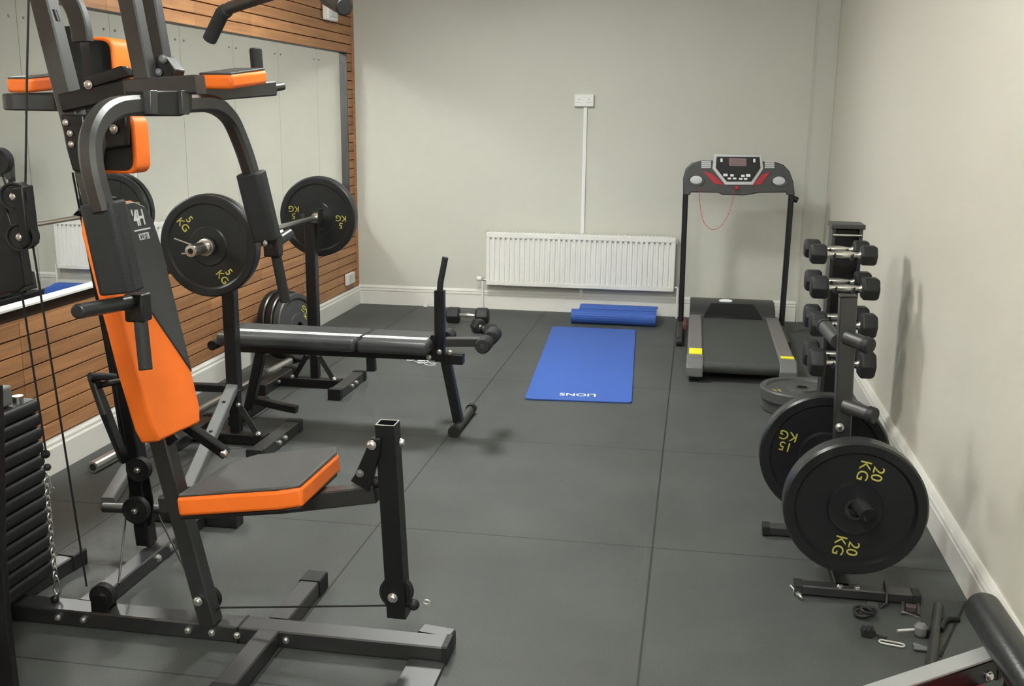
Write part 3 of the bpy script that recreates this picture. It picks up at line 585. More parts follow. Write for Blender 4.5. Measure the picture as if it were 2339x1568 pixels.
for x in (TX, TX+.05): bolt(pt, (x, 3.125, .036), (0, -.2, 1), .008)
def peg(p0, p1, name='peg', cap=True, r=.0235):
    o = MB().cyl(p0, p1, r, 24).build(name, BLK2, pt)
    if cap:
        d_ = (V(p1)-V(p0)).normalized(); MB().lathe([(0, -.018), (r+.003, -.018), (r+.003, .002), (r, .006), (0, .006)], p1, d_, 24).build('end_cap', RUB, o)
peg((TX-.01, 3.33, .789), (.549, 3.265, .778)); peg((TX, 3.33, .566), (.580, 3.265, .556))
peg((TX-.03, 3.37, .765), (TX-.045, 3.62, .765))
peg((TX-.02, 3.37, .352), (TX-.045, 3.66, .352))
MB().cyl((TX+.012, 3.32, .308), (.545, 3.0, .322), .0235, 24).build('peg', BLK2, pt)
pe = MB().lathe([(.016, .0), (.0238, 0), (.0238, .004), (.016, .004)], (.5452, 2.999, .322), (0, -1, 0), 24).cyl((.5452, 2.9995, .322), (.5452, 2.9988, .322), .0165, 20).build('end_cap', BLK, pt)
bolt(pt, (TX-.012, 3.315, .497), (0, -1, 0), .012)
plate('twenty kilo bumper plate, the nearest large one on the front of the plate tree', (.5235, 3.140, .3015), .2135, .075, [('20\nKG', (0.035, 0.118), d(-101)), ('20\nKG', (-0.018, -0.128), d(-101))], 'bumper plates on the plate tree', size=.048)
plate('fifteen kilo bumper plate behind the post of the plate tree', (.467, 3.475, .352), .213, .060, [('15\nKG', (-0.125, 0.045), d(168))], 'bumper plates on the plate tree', size=.045)
# plates lying on the floor
FL = Matrix.Identity(3)
plate('lower bumper plate of the pair lying flat on the floor behind the plate tree', (0.585, 5.30, .034), .205, .064, [], 'plates lying flat by the rack', Matrix.Rotation(0, 3, 'Z'), BUMPG)
plate('upper dusty bumper plate of the pair lying flat on the floor behind the plate tree', (0.578, 5.27, .097), .210, .060, [('10', (-0.13, -0.055), d(195))], 'plates lying flat by the rack', Matrix.Rotation(0, 3, 'Z'), BUMPG, size=.06)
# ------------------------------------------------------------------ small fittings on the floor, lower right
def single(mb, name, m_, label, cat, bev=0.0, group=None): return setp(mb.build(name, m_, None, bev), label, cat, group)
a, b = on_z(1806, 1340, .008), on_z(1832, 1368, .008); a.z = b.z = .009; dd = (b-a)
mb = MB().cyl(a, a+dd*.45, .0045, 12).cyl(a+dd*.40, a+dd*.78, .0085, 14).cyl(a+dd*.75, b, .0045, 12)
single(mb, 'pull_pin', STEEL, 'small chrome pull pin on the floor at the left end of the plate tree foot', 'pin')
q = on_z(1995, 1385, 0); mb = MB().bar([(q.x+.04, q.y+.07, .05), (q.x+.038, q.y+.02, .035), (q.x+.034, q.y-.005, .012), (q.x+.012, q.y-.01, .006), (q.x-.02, q.y-.005, .006)], .022, .006, (1, .2, 0), .001)
single(mb, 'j_hook', BLK2, 'black bent hook bracket on the floor in front of the plate tree foot', 'hook')
mb = MB(); q = [on_z(2063, 1373, .008), on_z(2096, 1376, .008), on_z(2098, 1408, .008), on_z(2062, 1400, .008)]
mb.tube(q, .006, 8, True); mb.prism([on_z(2068, 1388, .004), on_z(2092, 1391, .004), on_z(2092, 1400, .004), on_z(2068, 1397, .004)], (0, 0, .014))
single(mb, 'square_buckle', mat('bronze_grey_metal', (.12, .10, .105), .4, .5), 'small square metal buckle on the floor below the plate tree foot end', 'buckle')
q = on_z(1976, 1412, 0); mb = MB(); random.seed(3)
for k_ in range(4):
    R_ = .028-.003*k_; nz = V((random.uniform(-.35, .35), random.uniform(-.35, .35), 1)).normalized(); s_, u_, _ = frame(nz); c_ = q+V((random.uniform(-.008, .008), random.uniform(-.008, .008), .014+.004*k_))
    mb.tube([c_+s_*R_*math.cos(i*math.pi/9)+u_*R_*.8*math.sin(i*math.pi/9) for i in range(18)], .0045, 8, True)
single(mb, 'coiled_cable', CABLE, 'small heap of coiled black cable on the floor at the lower right', 'cable')
q1 = on_z(1967, 1443, .01); q2 = on_z(1992, 1446, .01); mb = MB().prism([(q1.x, q1.y-.018, .002), (q2.x, q2.y-.018, .002), (q2.x, q2.y+.014, .002), (q1.x, q1.y+.014, .002)], (0, 0, .014))
for k_ in range(3): mb.cyl((q1.x+.008+.012*k_, q1.y-.02, .02), (q1.x+.008+.012*k_, q1.y+.014, .02), .005, 10)
mb.bar([(q2.x-.003, q2.y, .008), (q2.x+.022, q2.y-.006, .006), (q2.x+.038, q2.y-.014, .006)], .008, .006)
single(mb, 'strap_buckle', RUB, 'black plastic strap end on the floor beside the silver snap hook', 'strap', .001)
a, b = on_z(2016, 1466, .006), on_z(2058, 1474, .006); dd = (b-a).normalized(); nn = V((-dd.y, dd.x, 0)); r_ = .0095; lp = [a+nn*r_*math.cos(t_)-dd*r_*math.sin(t_) for t_ in [i*math.pi/8 for i in range(9)]]+[b-nn*r_*math.cos(t_)+dd*r_*math.sin(t_) for t_ in [i*math.pi/8 for i in range(9)]]
sh = thing('snap_hook', 'long silver snap hook on the floor at the lower right', 'snap hook', (a.x, a.y, 0))
MB().tube([V((p.x, p.y, .0055)) for p in lp], .0026, 8, True).build('loop', mat('pale_zinc', (.85, .85, .82), .35, .6), sh)
MB().cyl(V((a.x, a.y, .0055))+nn*.0095+dd*.012, V((b.x, b.y, .0055))+nn*.0095-dd*.008, .0031, 8).build('gate', CHROME, sh)
lv = thing('locking_lever', 'bright rod with grey knob on the floor beside the black floor tube', 'lever', on_z(2095, 1442, 0))
a, b = on_z(2050, 1442, .02), on_z(2085, 1438, .02); MB().cyl((a.x, a.y, .02), (b.x+.01, b.y, .02), .0045, 12).build('rod', mat('pale_zinc', (.85, .85, .82), .35, .6), lv)
MB().lathe([(0, 0), (.014, 0), (.019, .008), (.019, .03), (.012, .038), (0, .038)], (b.x+.022, b.y, .001), (0, 0, 1), 20).build('knob', GREY, lv)
MB().box((b.x+.03, b.y-.014, .001), (b.x+.045, b.y+.045, .03)).build('clamp', BLK, lv, .004)
q = on_z(2102, 1483, 0); mb = MB().bar([(q.x-.016, q.y+.015, .006), (q.x+.0, q.y+.005, .006), (q.x+.012, q.y-.006, .006)], .012, .008).bar([(q.x-.02, q.y-.012, .008), (q.x+.014, q.y-.014, .008)], .018, .012)
single(mb, 'small_clamp', GREY, 'small grey clamp on the floor left of the black floor tube', 'clamp')
a, b = on_z(2143, 1385, .014), on_z(2121, 1560, .014); setp(MB().tube([(a.x, a.y, .0142), (b.x, b.y, .0142)], .0140, 16).build('floor_tube', BLK2), 'straight black tube lying on the floor left of the foam roller', 'tube')
q = [on_z(2150, 1432, .02), on_z(2156, 1416, .02), on_z(2168, 1408, .02), on_z(2192, 1408, .02)]
setp(MB().tube(smooth_path([V((p.x, p.y, .0095)) for p in q], 5), .0090, 10).build('hose_offcut', BLK), 'short curved black hose on the floor between tube and foam roller', 'hose')
a, b = on_z(2205, 1376, .003), on_z(2148, 1500, .003); setp(MB().tube([(a.x, a.y, .0032), (b.x, b.y, .0032)], .0030, 8).build('floor_cable', CABLE), 'thin straight black cable on the floor beside the foam roller', 'cable')
# bench in the lower right corner (only its foot end is in view)
sb = thing('sit_up_bench', 'black bench with long foam roller at the bottom right corner, partly in view', 'bench', (0.66, 2.0, 0))
a = on_z(2240, 1383, .36); a2 = V((a.x+.018, a.y-.62, a.z+.0)); FR = .041
MB().lathe([(0, 0), (FR*.55, 0), (FR*.85, .006), (FR, .022), (FR, .60), (FR*.8, .62), (0, .62)], a, a2-a, 32).build('foam_roller', ROLLF, sb)
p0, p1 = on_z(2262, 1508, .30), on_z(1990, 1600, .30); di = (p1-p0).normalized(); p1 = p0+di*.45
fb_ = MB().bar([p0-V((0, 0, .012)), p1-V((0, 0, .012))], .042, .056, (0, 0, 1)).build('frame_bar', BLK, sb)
MB().bar([p0+V((0, 0, .019)), p1+V((0, 0, .019))], .044, .006, (0, 0, 1), .001).build('painted_sheen_strip', mat('painted_sheen_grey', (.36, .37, .37), .4, .2), sb)  # sheen on the black bar's top, put into a paler strip
MB().bar([p0-di*.012-V((0, 0, .012)), p0-di*.001-V((0, 0, .012))], .046, .058).build('rubber_cap', RUB, fb_)
nr = V((-di.y, di.x, 0)); nr = -nr if nr.y > 0 else nr
bolt(sb, p0+di*.03+nr*.0215+V((0, 0, -.020)), nr, .009)
MB().prism([p0+di*.05+nr*.02+V((0, 0, -.03)), p0+di*.40+nr*.02+V((0, 0, -.03)), p0+di*.40+nr*.02+V((0, 0, -.08)), p0+di*.05+nr*.02+V((0, 0, -.08))], nr*.18).build('red_pad', RED, sb, .01)
MB().bar([(a.x-.0, a.y-.30, a.z-.02), (a.x-.05, a.y-.36, .02)], .04, .04, (0, 1, 0)).build('leg', BLK, sb)
MB().bar([(a.x-.30, a.y-.38, .02), (a.x+.06, a.y-.38, .02)], .04, .04).build('foot', BLK, sb)
MB().bar([p0+di*.22+V((0, 0, -.02)), V(((p0+di*.22).x, a.y-.38, .04))], .04, .04, (1, 0, 0)).build('leg', BLK, sb)
# ------------------------------------------------------------------ multi gym
mg = thing('multi_gym', 'large black multi gym with orange seat, orange backrest and a weight stack', 'multi gym', (-1.4, 2.55, 0))
YM = 2.535
MB().bar([(-2.12, YM, .025), (-0.615, YM, .025)], .072, .05).build('base_beam', BLK2, mg)
MB().box((-1.213, YM-.0368, 0.002), (-1.206, YM+.0368, .0508)).build('beam_joint', BLK, mg)
MB().bar([(-0.606, YM, .026), (-0.622, YM, .026)], .078, .054).build('end_cap', RUB, mg)
for x in (-1.765, -1.685, -1.360, -1.288, -1.212, -1.068): bolt(mg, (x, YM-.037, .026), (0, -1, 0), .0085)
cf = MB().bar([(-1.118, 2.17, .0255), (-1.118, YM-.036, .0255)], .062, .051).bar([(-1.118, YM+.036, .0255), (-1.118, 2.86, .0255)], .062, .051).build('cross_foot', BLK2, mg)
caps((([(-1.118, 2.14, .026), (-1.118, 2.215, .026)], .068, .056), ([(-1.118, 2.815, .026), (-1.118, 2.885, .026)], .068, .056)), cf)
ef = MB().bar([(-0.662, YM+.036, .024), (-0.655, 2.615, .024)], .098, .050).build('end_foot', BLK2, mg)
MB().box((-0.712, 2.23, .001), (-0.610, YM-.037, .010)).build('foot_plate', BLK2, mg, .002)
MB().bar([(-1.715, YM+.036, .025), (-1.715, 3.27, .025)], .058, .05).build('rear_beam', BLK2, mg)
for y in (2.93, 3.02): bolt(mg, (-1.686, y, .027), (1, 0, 0), .0105)
rf = MB().bar([(-1.92, 3.295, .026), (-1.57, 3.295, .026)], .048, .048).build('rear_foot', BLK2, mg)
MB().bar([(-1.68, 3.295, .028), (-1.565, 3.295, .028)], .056, .054).build('rubber_cap', RUB, rf)
MB().bar([(-1.985, YM+.034, .025), (-1.955, 2.89, .025)], .055, .05).build('side_foot', BLK2, mg)
MB().bar([(-1.959, 2.84, .026), (-1.9535, 2.905, .026)], .061, .055).build('rubber_cap', RUB, mg)
# masts
TB = .050
MB().bar([(-1.297, 2.515, .05), (-1.420, 2.515, .62), (-1.60, 2.515, 1.45), (-1.668, 2.515, 1.80), (-1.705, 2.515, 2.0)], TB, .052, (0, 1, 0)).build('front_mast', BLK2, mg)
MB().bar([on_y(335, 1240, 2.98), on_y(307, 1022, 2.96), on_y(250, 708, 2.90), on_y(213, 400, 2.84), on_y(196, 290, 2.80), on_y(170, 60, 2.78)], .05, .055, (0, 1, 0)).build('rear_mast', BLK, mg)
TWA, TWB, TWC = on_y(333, 182, 2.500), on_y(295, -10, 2.500), on_y(266, -150, 2.500)
MB().bar([TWA, TWB, TWC], .045, .045, (0, 1, 0)).build('lat_tower', BLK2, mg)
MB().bar([on_y(372, 150, 2.60), on_y(344, -10, 2.60), on_y(323, -120, 2.60)], .040, .040, (0, 1, 0)).build('lat_tower_strut', BLK2, mg)
MB().prism([on_y(352, 190, 2.53), on_y(355, 128, 2.53), on_y(378, 128, 2.53), on_y(402, 160, 2.53), on_y(395, 190, 2.53)], (0, .05, 0)).build('pivot_bracket', BLK, mg, .003)
bolt(mg, on_y(372, 135, 2.525), (0, -1, 0), .009, mt=GREY); bolt(mg, on_y(362, 165, 2.525), (0, -1, 0), .008, mt=GREY)
# top slot detail on mast + curved guard behind
MB().bar(smooth_path([on_y(189, 95, 2.66), on_y(184, 60, 2.66), on_y(172, 20, 2.66), on_y(148, -20, 2.66)], 5), .05, .030, (0, 1, 0)).build('curved_guard', BLK2, mg)
MB().bar([on_y(124, 22, 2.488), on_y(133, 48, 2.488)], .004, .014, (0, 1, 0)).build('mast_slot', BLK, mg)
# overhead boom
q1, q2, q3 = on_y(150, 236, 2.500), on_y(300, 203, 2.500), on_y(458, 193, 2.500)
MB().bar([q1, q2], .05, .046, (0, 0, 1)).build('boom', BLK, mg)
MB().bar([q2-V((.006, 0, 0)), q3], .055, .046, (0, 0, 1)).build('boom', BLK2, mg)
bolt(mg, on_y(268, 165, 2.49), (0, -1, 0), .009); bolt(mg, on_y(290, 163, 2.50), (.6, -.8, 0), .009); bolt(mg, on_y(202, 194, 2.47), (0, -1, 0), .009)
MB().prism([on_y(190, 205, 2.475), on_y(190, 180, 2.475), on_y(275, 150, 2.475), on_y(300, 172, 2.475)], (0, .04, 0)).build('gusset_plate', BLK, mg, .002)
# dip and leg raise frame (far side): armrests on both sides
la = MB().bar([on_y(134, 235, 2.70), on_y(50, 233, 2.70), on_y(34, 233, 2.72), on_y(27, 233, 2.79)], .048, .046, (0, 0, 1)).build('dip_arm', BLK, mg)
L0 = on_y(34, 232, 2.77); MB().bar([L0, L0+V((0.0, .36, .012))], .048, .046, (0, 0, 1)).build('dip_arm', BLK, mg)
R0 = on_y(448, 215, 2.70); R1 = on_y(620, 202, 2.95); MB().bar([R0, R1], .042, .042, (0, 0, 1)).build('dip_arm', BLK2, mg)
MB().cyl(R1, on_y(647, 197, 2.985), .0115, 16).build('dip_handle_stub', BLK2, mg)
MB().bar([L0+V((0, .16, 0)), V((-1.70, 2.86, 1.49)), R0+V((.02, .10, 0))], .04, .046, (0, 0, 1)).build('rear_crossbar', BLK, mg)
def elbow(fa, fb, yn, ln, zt, zb):
    xa, xb = on_y(fa, 180, yn).x, on_y(fb, 180, yn).x; z1, z0 = on_y(fa, zt, yn).z, on_y(fa, zb, yn).z; h_ = z1-z0
    o = MB().prism([(xa, yn, z0), (xb, yn, z0), (xb, yn, z1-.004), (xa, yn, z1-.004)], (0, ln, .020)).build('armrest_pad', ORG, mg, .010, 3)
    MB().prism([(xa+.004, yn+.004, z1-.006), (xb-.004, yn+.004, z1-.006), (xb-.004, yn+ln-.004, z1+.016), (xa+.004, yn+ln-.004, z1+.016)], (0, 0, .006)).build('pad_cover', VINYL, o, .002)
elbow(450, 530, 2.60, .23, 166, 204); elbow(12, 66, 2.80, .24, 176, 212)
gp = on_y(588, 160, 2.86); MB().lathe([(0, 0), (.0175, 0), (.0175, .062), (.015, .066), (0, .066)], gp-V((0, 0, .006)), (-.05, 0, 1), 18).build('foam_grip', FOAM, mg)
def backpad(a, b, yt, zt, zb, th=.055):
    x0, x1 = on_y(a, 200, yt).x, on_y(b, 200, yt).x; z1, z0 = on_y(b, zt, yt).z, on_y(b, zb, yt).z
    c_ = [V((x0, yt, z0)), V((x1, yt, z0)), V((x1, yt, z1)), V((x0, yt, z1))]
    o = MB().prism(round_poly(c_, .035), (0, th, 0)).build('back_pad', ORG, mg, .006, 2)
    i_ = .010; c2 = [V((x0+i_, yt-.004, z0+i_)), V((x1-i_, yt-.004, z0+i_)), V((x1-i_, yt-.004, z1-i_)), V((x0+i_, yt-.004, z1-i_))]
    MB().prism(round_poly(c2, .030), (0, .006, 0)).build('backing_board', BLK, o); return o
backpad(160, 266, 2.86, 84, 200, .105); b2 = backpad(150, 300, 2.84, 262, 398, .085)
MB().prism([on_y(228, 345, 2.815), on_y(228, 262, 2.815), on_y(290, 262, 2.815), on_y(290, 335, 2.815)], (0, .022, 0)).build('pad_bracket', BLK, b2, .006); bolt(b2, on_y(260, 295, 2.812), (0, -1, 0), .011, mt=STEEL)
# pulley housing beside the mast
ph = MB().prism([on_y(135, 262, 2.47), on_y(190, 262, 2.47), on_y(200, 330, 2.47), on_y(190, 395, 2.47), on_y(165, 392, 2.47), on_y(150, 340, 2.47)], (0, .09, 0)).build('pulley_housing', BLK, mg, .006)
for a, b in ((150, 280), (160, 305), (163, 330)): bolt(mg, on_y(a, b, 2.466), (0, -1, 0), .0065)
def pulley(c, axis, R=.042, T=.022, yb=True):
    a_ = V(axis).normalized(); o = MB().lathe([(0, -T/2), (R*.30, -T/2), (R*.35, -T*.3), (R*.80, -T*.3), (R*.86, -T/2), (R, -T/2), (R*.90, 0), (R, T/2), (R*.86, T/2), (R*.80, T*.3), (R*.35, T*.3), (R*.30, T/2), (0, T/2)], c, a_, 36).build('pulley', RUB, mg)
    if yb: bolt(o, V(c)+a_*(T/2), a_, .0085)
    return o
MB().prism([on_y(175, 300, 2.49), on_y(185, 275, 2.49), on_y(205, 290, 2.49), on_y(205, 350, 2.49), on_y(190, 380, 2.49)], (0, .03, 0)).build('housing_plate', BLK2, mg, .003)
# butterfly press arms
def ax_(py): return -1.288+.05*max(0, py-240)/300.0
AP = [(236, 480), (214, 400), (206, 340), (212, 300), (232, 266), (262, 247), (300, 241), (350, 239), (395, 238), (440, 236), (478, 237), (505, 250), (528, 276), (547, 318), (564, 365), (580, 420)]
MB().bar(smooth_path([on_x(a, b, ax_(b)) for a, b in AP], 4), .046, .040, (1, 0, 0), .009).build('press_arm', BLK2, mg)
MB().prism([on_x(338, 208, -1.262), on_x(440, 206, -1.262), on_x(440, 256, -1.262), on_x(415, 266, -1.262), on_x(345, 266, -1.262)], (-.06, 0, 0)).build('pivot_block', BLK, mg, .004)
for a in (352, 424): MB().prism([on_x(a-8, 206, -1.252), on_x(a+8, 206, -1.252), on_x(a+10, 262, -1.252), on_x(a-6, 262, -1.252)], (-.02, 0, 0)).build('pivot_bracket', BLK2, mg, .002)
def armpad(top, bot, w, d_, near):
    a, b = V(top), V(bot); ax = (b-a); o = MB().bar([a, b], w, d_, (0, 1, 0), .010).build('arm_pad', FOAM, mg, .006, 3); return o
ta, tb_ = on_x(234, 462, -1.258), on_x(279, 668, -1.232); armpad(ta, tb_, .086, .062, True)
fa_, fb2 = on_x(573, 394, -1.262), on_x(610, 548, -1.235); armpad(fa_, fb2, .078, .060, False)
for top, e1, e2, hk in ((tb_, on_x(300, 690, -1.235), on_x(176, 712, -1.235), (on_x(318, 700, -1.225), on_x(333, 846, -1.205))), (fb2, on_x(612, 566, -1.235), on_x(662, 534, -1.235), (on_x(626, 560, -1.225), on_x(652, 690, -1.205)))):
    c_ = hk[0]; MB().box((c_.x-.026, c_.y-.022, c_.z-.034), (c_.x+.020, c_.y+.022, c_.z+.030)).build('handle_block', BLK, mg, .005)
    MB().tube([e1, e2], .016, 18).build('foam_grip', ROLLF, mg, .004); MB().tube([c_, hk[1]], .0155, 18).build('foam_grip', FOAM, mg, .003)
bolt(mg, on_x(604, 556, -1.205), (1, 0, 0), .007)
# backrest
def bf(y, z): return V((-1.362-.2*(z-.63), y, z))      # front face plane of the backrest
nrm = V((1, 0, .2)).normalized()
out = [(2.395, .655), (2.41, .615), (2.635, .60), (2.655, .64), (2.658, .80), (2.660, 1.10), (2.65, 1.17), (2.62, 1.215), (2.57, 1.232), (2.45, 1.232), (2.405, 1.215), (2.388, 1.17), (2.386, .80)]
fr_ = [bf(a, b) for a, b in out]
br = MB().prism(fr_, -nrm*.055).build('backrest', ORG, mg, .008, 3)
T_ = [(2.389, 1.18), (2.405, 1.212), (2.45, 1.228), (2.57, 1.228), (2.62, 1.211), (2.646, 1.168), (2.656, 1.10), (2.654, .740), (2.392, 1.135)]
MB().prism([bf(a, b)-nrm*.010 for a, b in T_], nrm*.014).build('front_panel', VINYL, br, .004, 2)
MB().prism([bf(a, b)-nrm*.0535 for a, b in ((2.43, 1.234), (2.41, 1.226), (2.45, 1.238), (2.57, 1.238), (2.625, 1.221), (2.655, 1.172), (2.665, 1.10), (2.663, .80), (2.40, .80))], -nrm*.012).build('backing_board', BLK, br, .002)
tx_ = V((0, 1, 0)); ty_ = V((-.2, 0, 1)).normalized()
M = Matrix((tx_, ty_, tx_.cross(ty_))).transposed().to_4x4(); M.translation = bf(2.572, 1.182)+nrm*.0045; M = rootM(mg).inverted() @ M
text_mesh('logo', "'4H", .060, M, WHT, br, .0005, sx=.80, spacing=.85, bold=.001)
M2 = M.copy(); M2.translation = rootM(mg).inverted() @ (bf(2.578, 1.133)+nrm*.0045); text_mesh('logo', "ICOTTB", .026, M2, WHT, br, .0005, sx=.62, spacing=.9)
MB().prism([bf(a, b)+nrm*.0042 for a, b in ((2.536, 1.150), (2.618, 1.150), (2.618, 1.154), (2.536, 1.154))], nrm*.0006).build('logo', WHT, br)
MB().bar([(-1.455, 2.515, .70), (-1.365, 2.515, .585)], .04, .04, (0, 1, 0)).build('backrest_bracket', BLK, mg)
MB().bar([bf(2.60, .64)-nrm*.06, bf(2.69, .50)+V((.028, -.004, -.006))], .03, .03, (0, 1, 0)).build('adjuster_strut', BLK, mg); bolt(mg, bf(2.69, .50)+V((.03, -.02, 0)), (0, -1, 0), .010)
# seat
sn0, sn1, sf0, sf1 = V((-1.283, 2.335, .498)), V((-0.935, 2.340, .545)), V((-1.300, 2.70, .480)), V((-0.965, 2.70, .535))
st_poly = [sn0, sn0.lerp(sn1, .80), sn1+V((-.012, .012, 0)), sf1+V((0.012, -.05, 0)), sf1+V((-.012, 0, 0)), sf0.lerp(sf1, .25), sf0+V((.012, -.05, 0))]
se = MB().prism([p-V((0, 0, .006)) for p in st_poly], (.004, 0, -.053)).build('seat', ORG, mg, .010, 3)
MB().prism([p.lerp(sum(st_poly, V((0, 0, 0)))/7, .02)-V((0, 0, .008)) for p in st_poly], (0, 0, .010)).build('seat_top', VINYLG, se, .005, 2)
MB().prism([p.lerp(sum(st_poly, V((0, 0, 0)))/7, .03)-V((0, 0, .060)) for p in st_poly], (0, 0, -.010)).build('seat_board', BLK, se, .002)
MB().bar([(-1.42, 2.515, .400), (-1.073, 2.515, .425), (-0.80, 2.515, .478)], .05, .048).build('seat_beam', BLK2, mg)
MB().prism([on_y(800, 1100, 2.475), on_y(810, 1085, 2.475), on_y(846, 1003, 2.475), on_y(868, 1003, 2.475), on_y(868, 1030, 2.475), on_y(846, 1110, 2.475), on_y(842, 1124, 2.475)], (0, .012, 0)).build('link_plate', BLK, mg, .002)
MB().prism([on_y(803, 1098, 2.54), on_y(813, 1083, 2.54), on_y(849, 1000, 2.54), on_y(871, 1000, 2.54), on_y(871, 1027, 2.54), on_y(849, 1107, 2.54)], (0, .012, 0)).build('link_plate', BLK, mg, .002)
bolt(mg, on_y(849, 1017, 2.470), (0, -1, 0), .0105); bolt(mg, on_y(822, 1082, 2.470), (0, -1, 0), .009, mt=GREY); bolt(mg, V((-0.733, 2.515, .62)), (1, 0, 0), .010)
MB().cyl(on_y(842, 1104, 2.515), on_y(878, 1100, 2.515), .016, 18).build('rubber_stop', RUB, mg)
LT, LB = V((-0.768, 2.515, .672)), V((-0.744, 2.515, .128)); lw = .0525
ll = MB(); wv = [(-lw/2, -lw/2), (lw/2, -lw/2), (lw/2, lw/2), (-lw/2, lw/2)]; wi = [(a*.88, b*.88) for a, b in wv]
vs = [LT+V((a, b, 0)) for a, b in wv]+[LB+V((a, b, 0)) for a, b in wv]+[LT+V((a, b, 0)) for a, b in wi]+[LT+V((a, b, -.10)) for a, b in wi]
ll.add(vs, [(i, (i+1) % 4, 4+(i+1) % 4, 4+i) for i in range(4)]+[(i, 8+i, 8+(i+1) % 4, (i+1) % 4) for i in range(4)]+[(8+i, 12+i, 12+(i+1) % 4, 8+(i+1) % 4) for i in range(4)]+[(12, 13, 14, 15), (4, 5, 6, 7)])
lv_ = ll.build('leg_lever', BLK, mg)
lt2 = MB().bar([LT+V((-lw/2+.002, -lw/2+.002, .0006)), LT+V((lw/2-.002, -lw/2+.002, .0006)), LT+V((lw/2-.002, lw/2-.002, .0006)), LT+V((-lw/2+.002, lw/2-.002, .0006)), LT+V((-lw/2+.002, -lw/2+.004, .0006))], .003, .0015, (0, 0, 1), .0004).build('cut_edge', mat('bare_steel_edge', (.55, .55, .52), .4, .4), lv_)
pulley((-0.750, 2.515, .195), (0, -1, 0), .046, .020, False); bolt(mg, (-0.753, 2.4875, .190), (0, -1, 0), .0115)
MB().cyl(on_y(930, 1378, 2.515), on_y(942, 1381, 2.515), .010, 14).ball(on_y(945, 1382, 2.515), .016).build('cable_stop', RUB, mg)
eb = on_y(974, 1378, 2.515); MB().tube([eb+V((.010*math.cos(a), .004, .006*math.sin(a))) for a in [i*math.pi/7 for i in range(14)]], .0022, 8, True).build('eye_bolt', STEEL, mg)
MB().tube([(-1.30, 2.515, .062), on_y(500, 1389, 2.515), on_y(890, 1384, 2.515)], .0030, 8).build('cable', CABLE, mg)
pulley(on_y(476, 1368, 2.56), (0, -1, 0), .038, .018, False); bolt(mg, on_y(452, 1374, 2.486), (0, -1, 0), .0115)
# low pulleys
pl = on_y(236, 1364, 2.535); pulley((pl.x, 2.535, .088), (0, -1, 0), .038, .022)
for y in (2.51, 2.555): MB().box((pl.x-.026, y, .045), (pl.x+.026, y+.005, .10)).build('pulley_bracket', BLK, mg, .002)
ra = on_y(318, 1072, 2.93); rb = on_y(312, 1165, 2.93)
pulley(ra+V((0, .0, 0)), (0, -1, 0), .040, .024); pulley(rb, (0, -1, 0), .044, .026)
MB().prism([on_y(300, 1050, 2.955), on_y(335, 1060, 2.955), on_y(350, 1150, 2.955), on_y(345, 1200, 2.955), on_y(320, 1215, 2.955), on_y(290, 1180, 2.955)], (0, .006, 0)).build('pulley_bracket', BLK, mg, .002)
MB().tube([on_y(236, 1160, 3.05), on_y(400, 1166, 3.05)], .0170, 18).build('foot_rest_bar', BLK2, mg, .003)
MB().bar([(-1.46, 2.515, .76), on_y(230, 880, 2.62), on_y(208, 862, 2.60)], .014, .014).bar([on_y(212, 864, 2.62), on_y(240, 940, 2.60), on_y(283, 1050, 2.90)], .02, .03, (0, 1, 0)).build('row_handle', BLK, mg)
MB().cyl(on_y(205, 860, 2.58), on_y(262, 862, 2.66), .011, 14).build('row_grip', FOAM, mg)
def cab(pts, r=.0030): return MB().tube([V(p) for p in pts], r, 8).build('cable', CABLE, mg)
cab([on_y(66, -20, 2.55), on_y(62, 150, 2.55), on_y(58, 430, 2.55)]); cab([on_y(75, 560, 2.55), on_y(198, 1340, 2.53)]); cab([on_y(38, 590, 2.58), on_y(74, 830, 2.60), on_y(106, 1040, 2.58)])
cab([on_y(166, 395, 2.60), on_y(252, 850, 2.80), on_y(284, 1050, 2.93)]); cab([on_y(172, 395, 2.62), on_y(262, 870, 2.82), on_y(292, 1040, 2.93)], .002)
cab([on_y(288, 1175, 2.93), on_y(271, 1335, 2.56)]); cab([on_y(362, 1178, 2.93), on_y(446, 1350, 2.54)])
# hanging pulley block at the left edge
hp = MB().prism([on_y(22, 430, 2.50), on_y(50, 425, 2.50), on_y(66, 560, 2.50), on_y(50, 570, 2.50)], (0, .05, 0)).build('pulley_block', BLK, mg, .004)
pulley(on_y(38, 448, 2.525), (.25, -1, 0), .038, .040); pulley(on_y(52, 540, 2.525), (.25, -1, 0), .038, .040); pulley(on_y(-6, 368, 2.525), (.25, -1, 0), .036, .040)
MB().prism([on_y(-80, 400, 2.53), on_y(5, 440, 2.53), on_y(40, 560, 2.53), on_y(56, 655, 2.53), on_y(40, 668, 2.53), on_y(-80, 672, 2.53)], (0, .045, 0)).build('block_plate', BLK, mg, .004)
cab([on_y(4, 395, 2.53), on_y(16, 430, 2.53)])
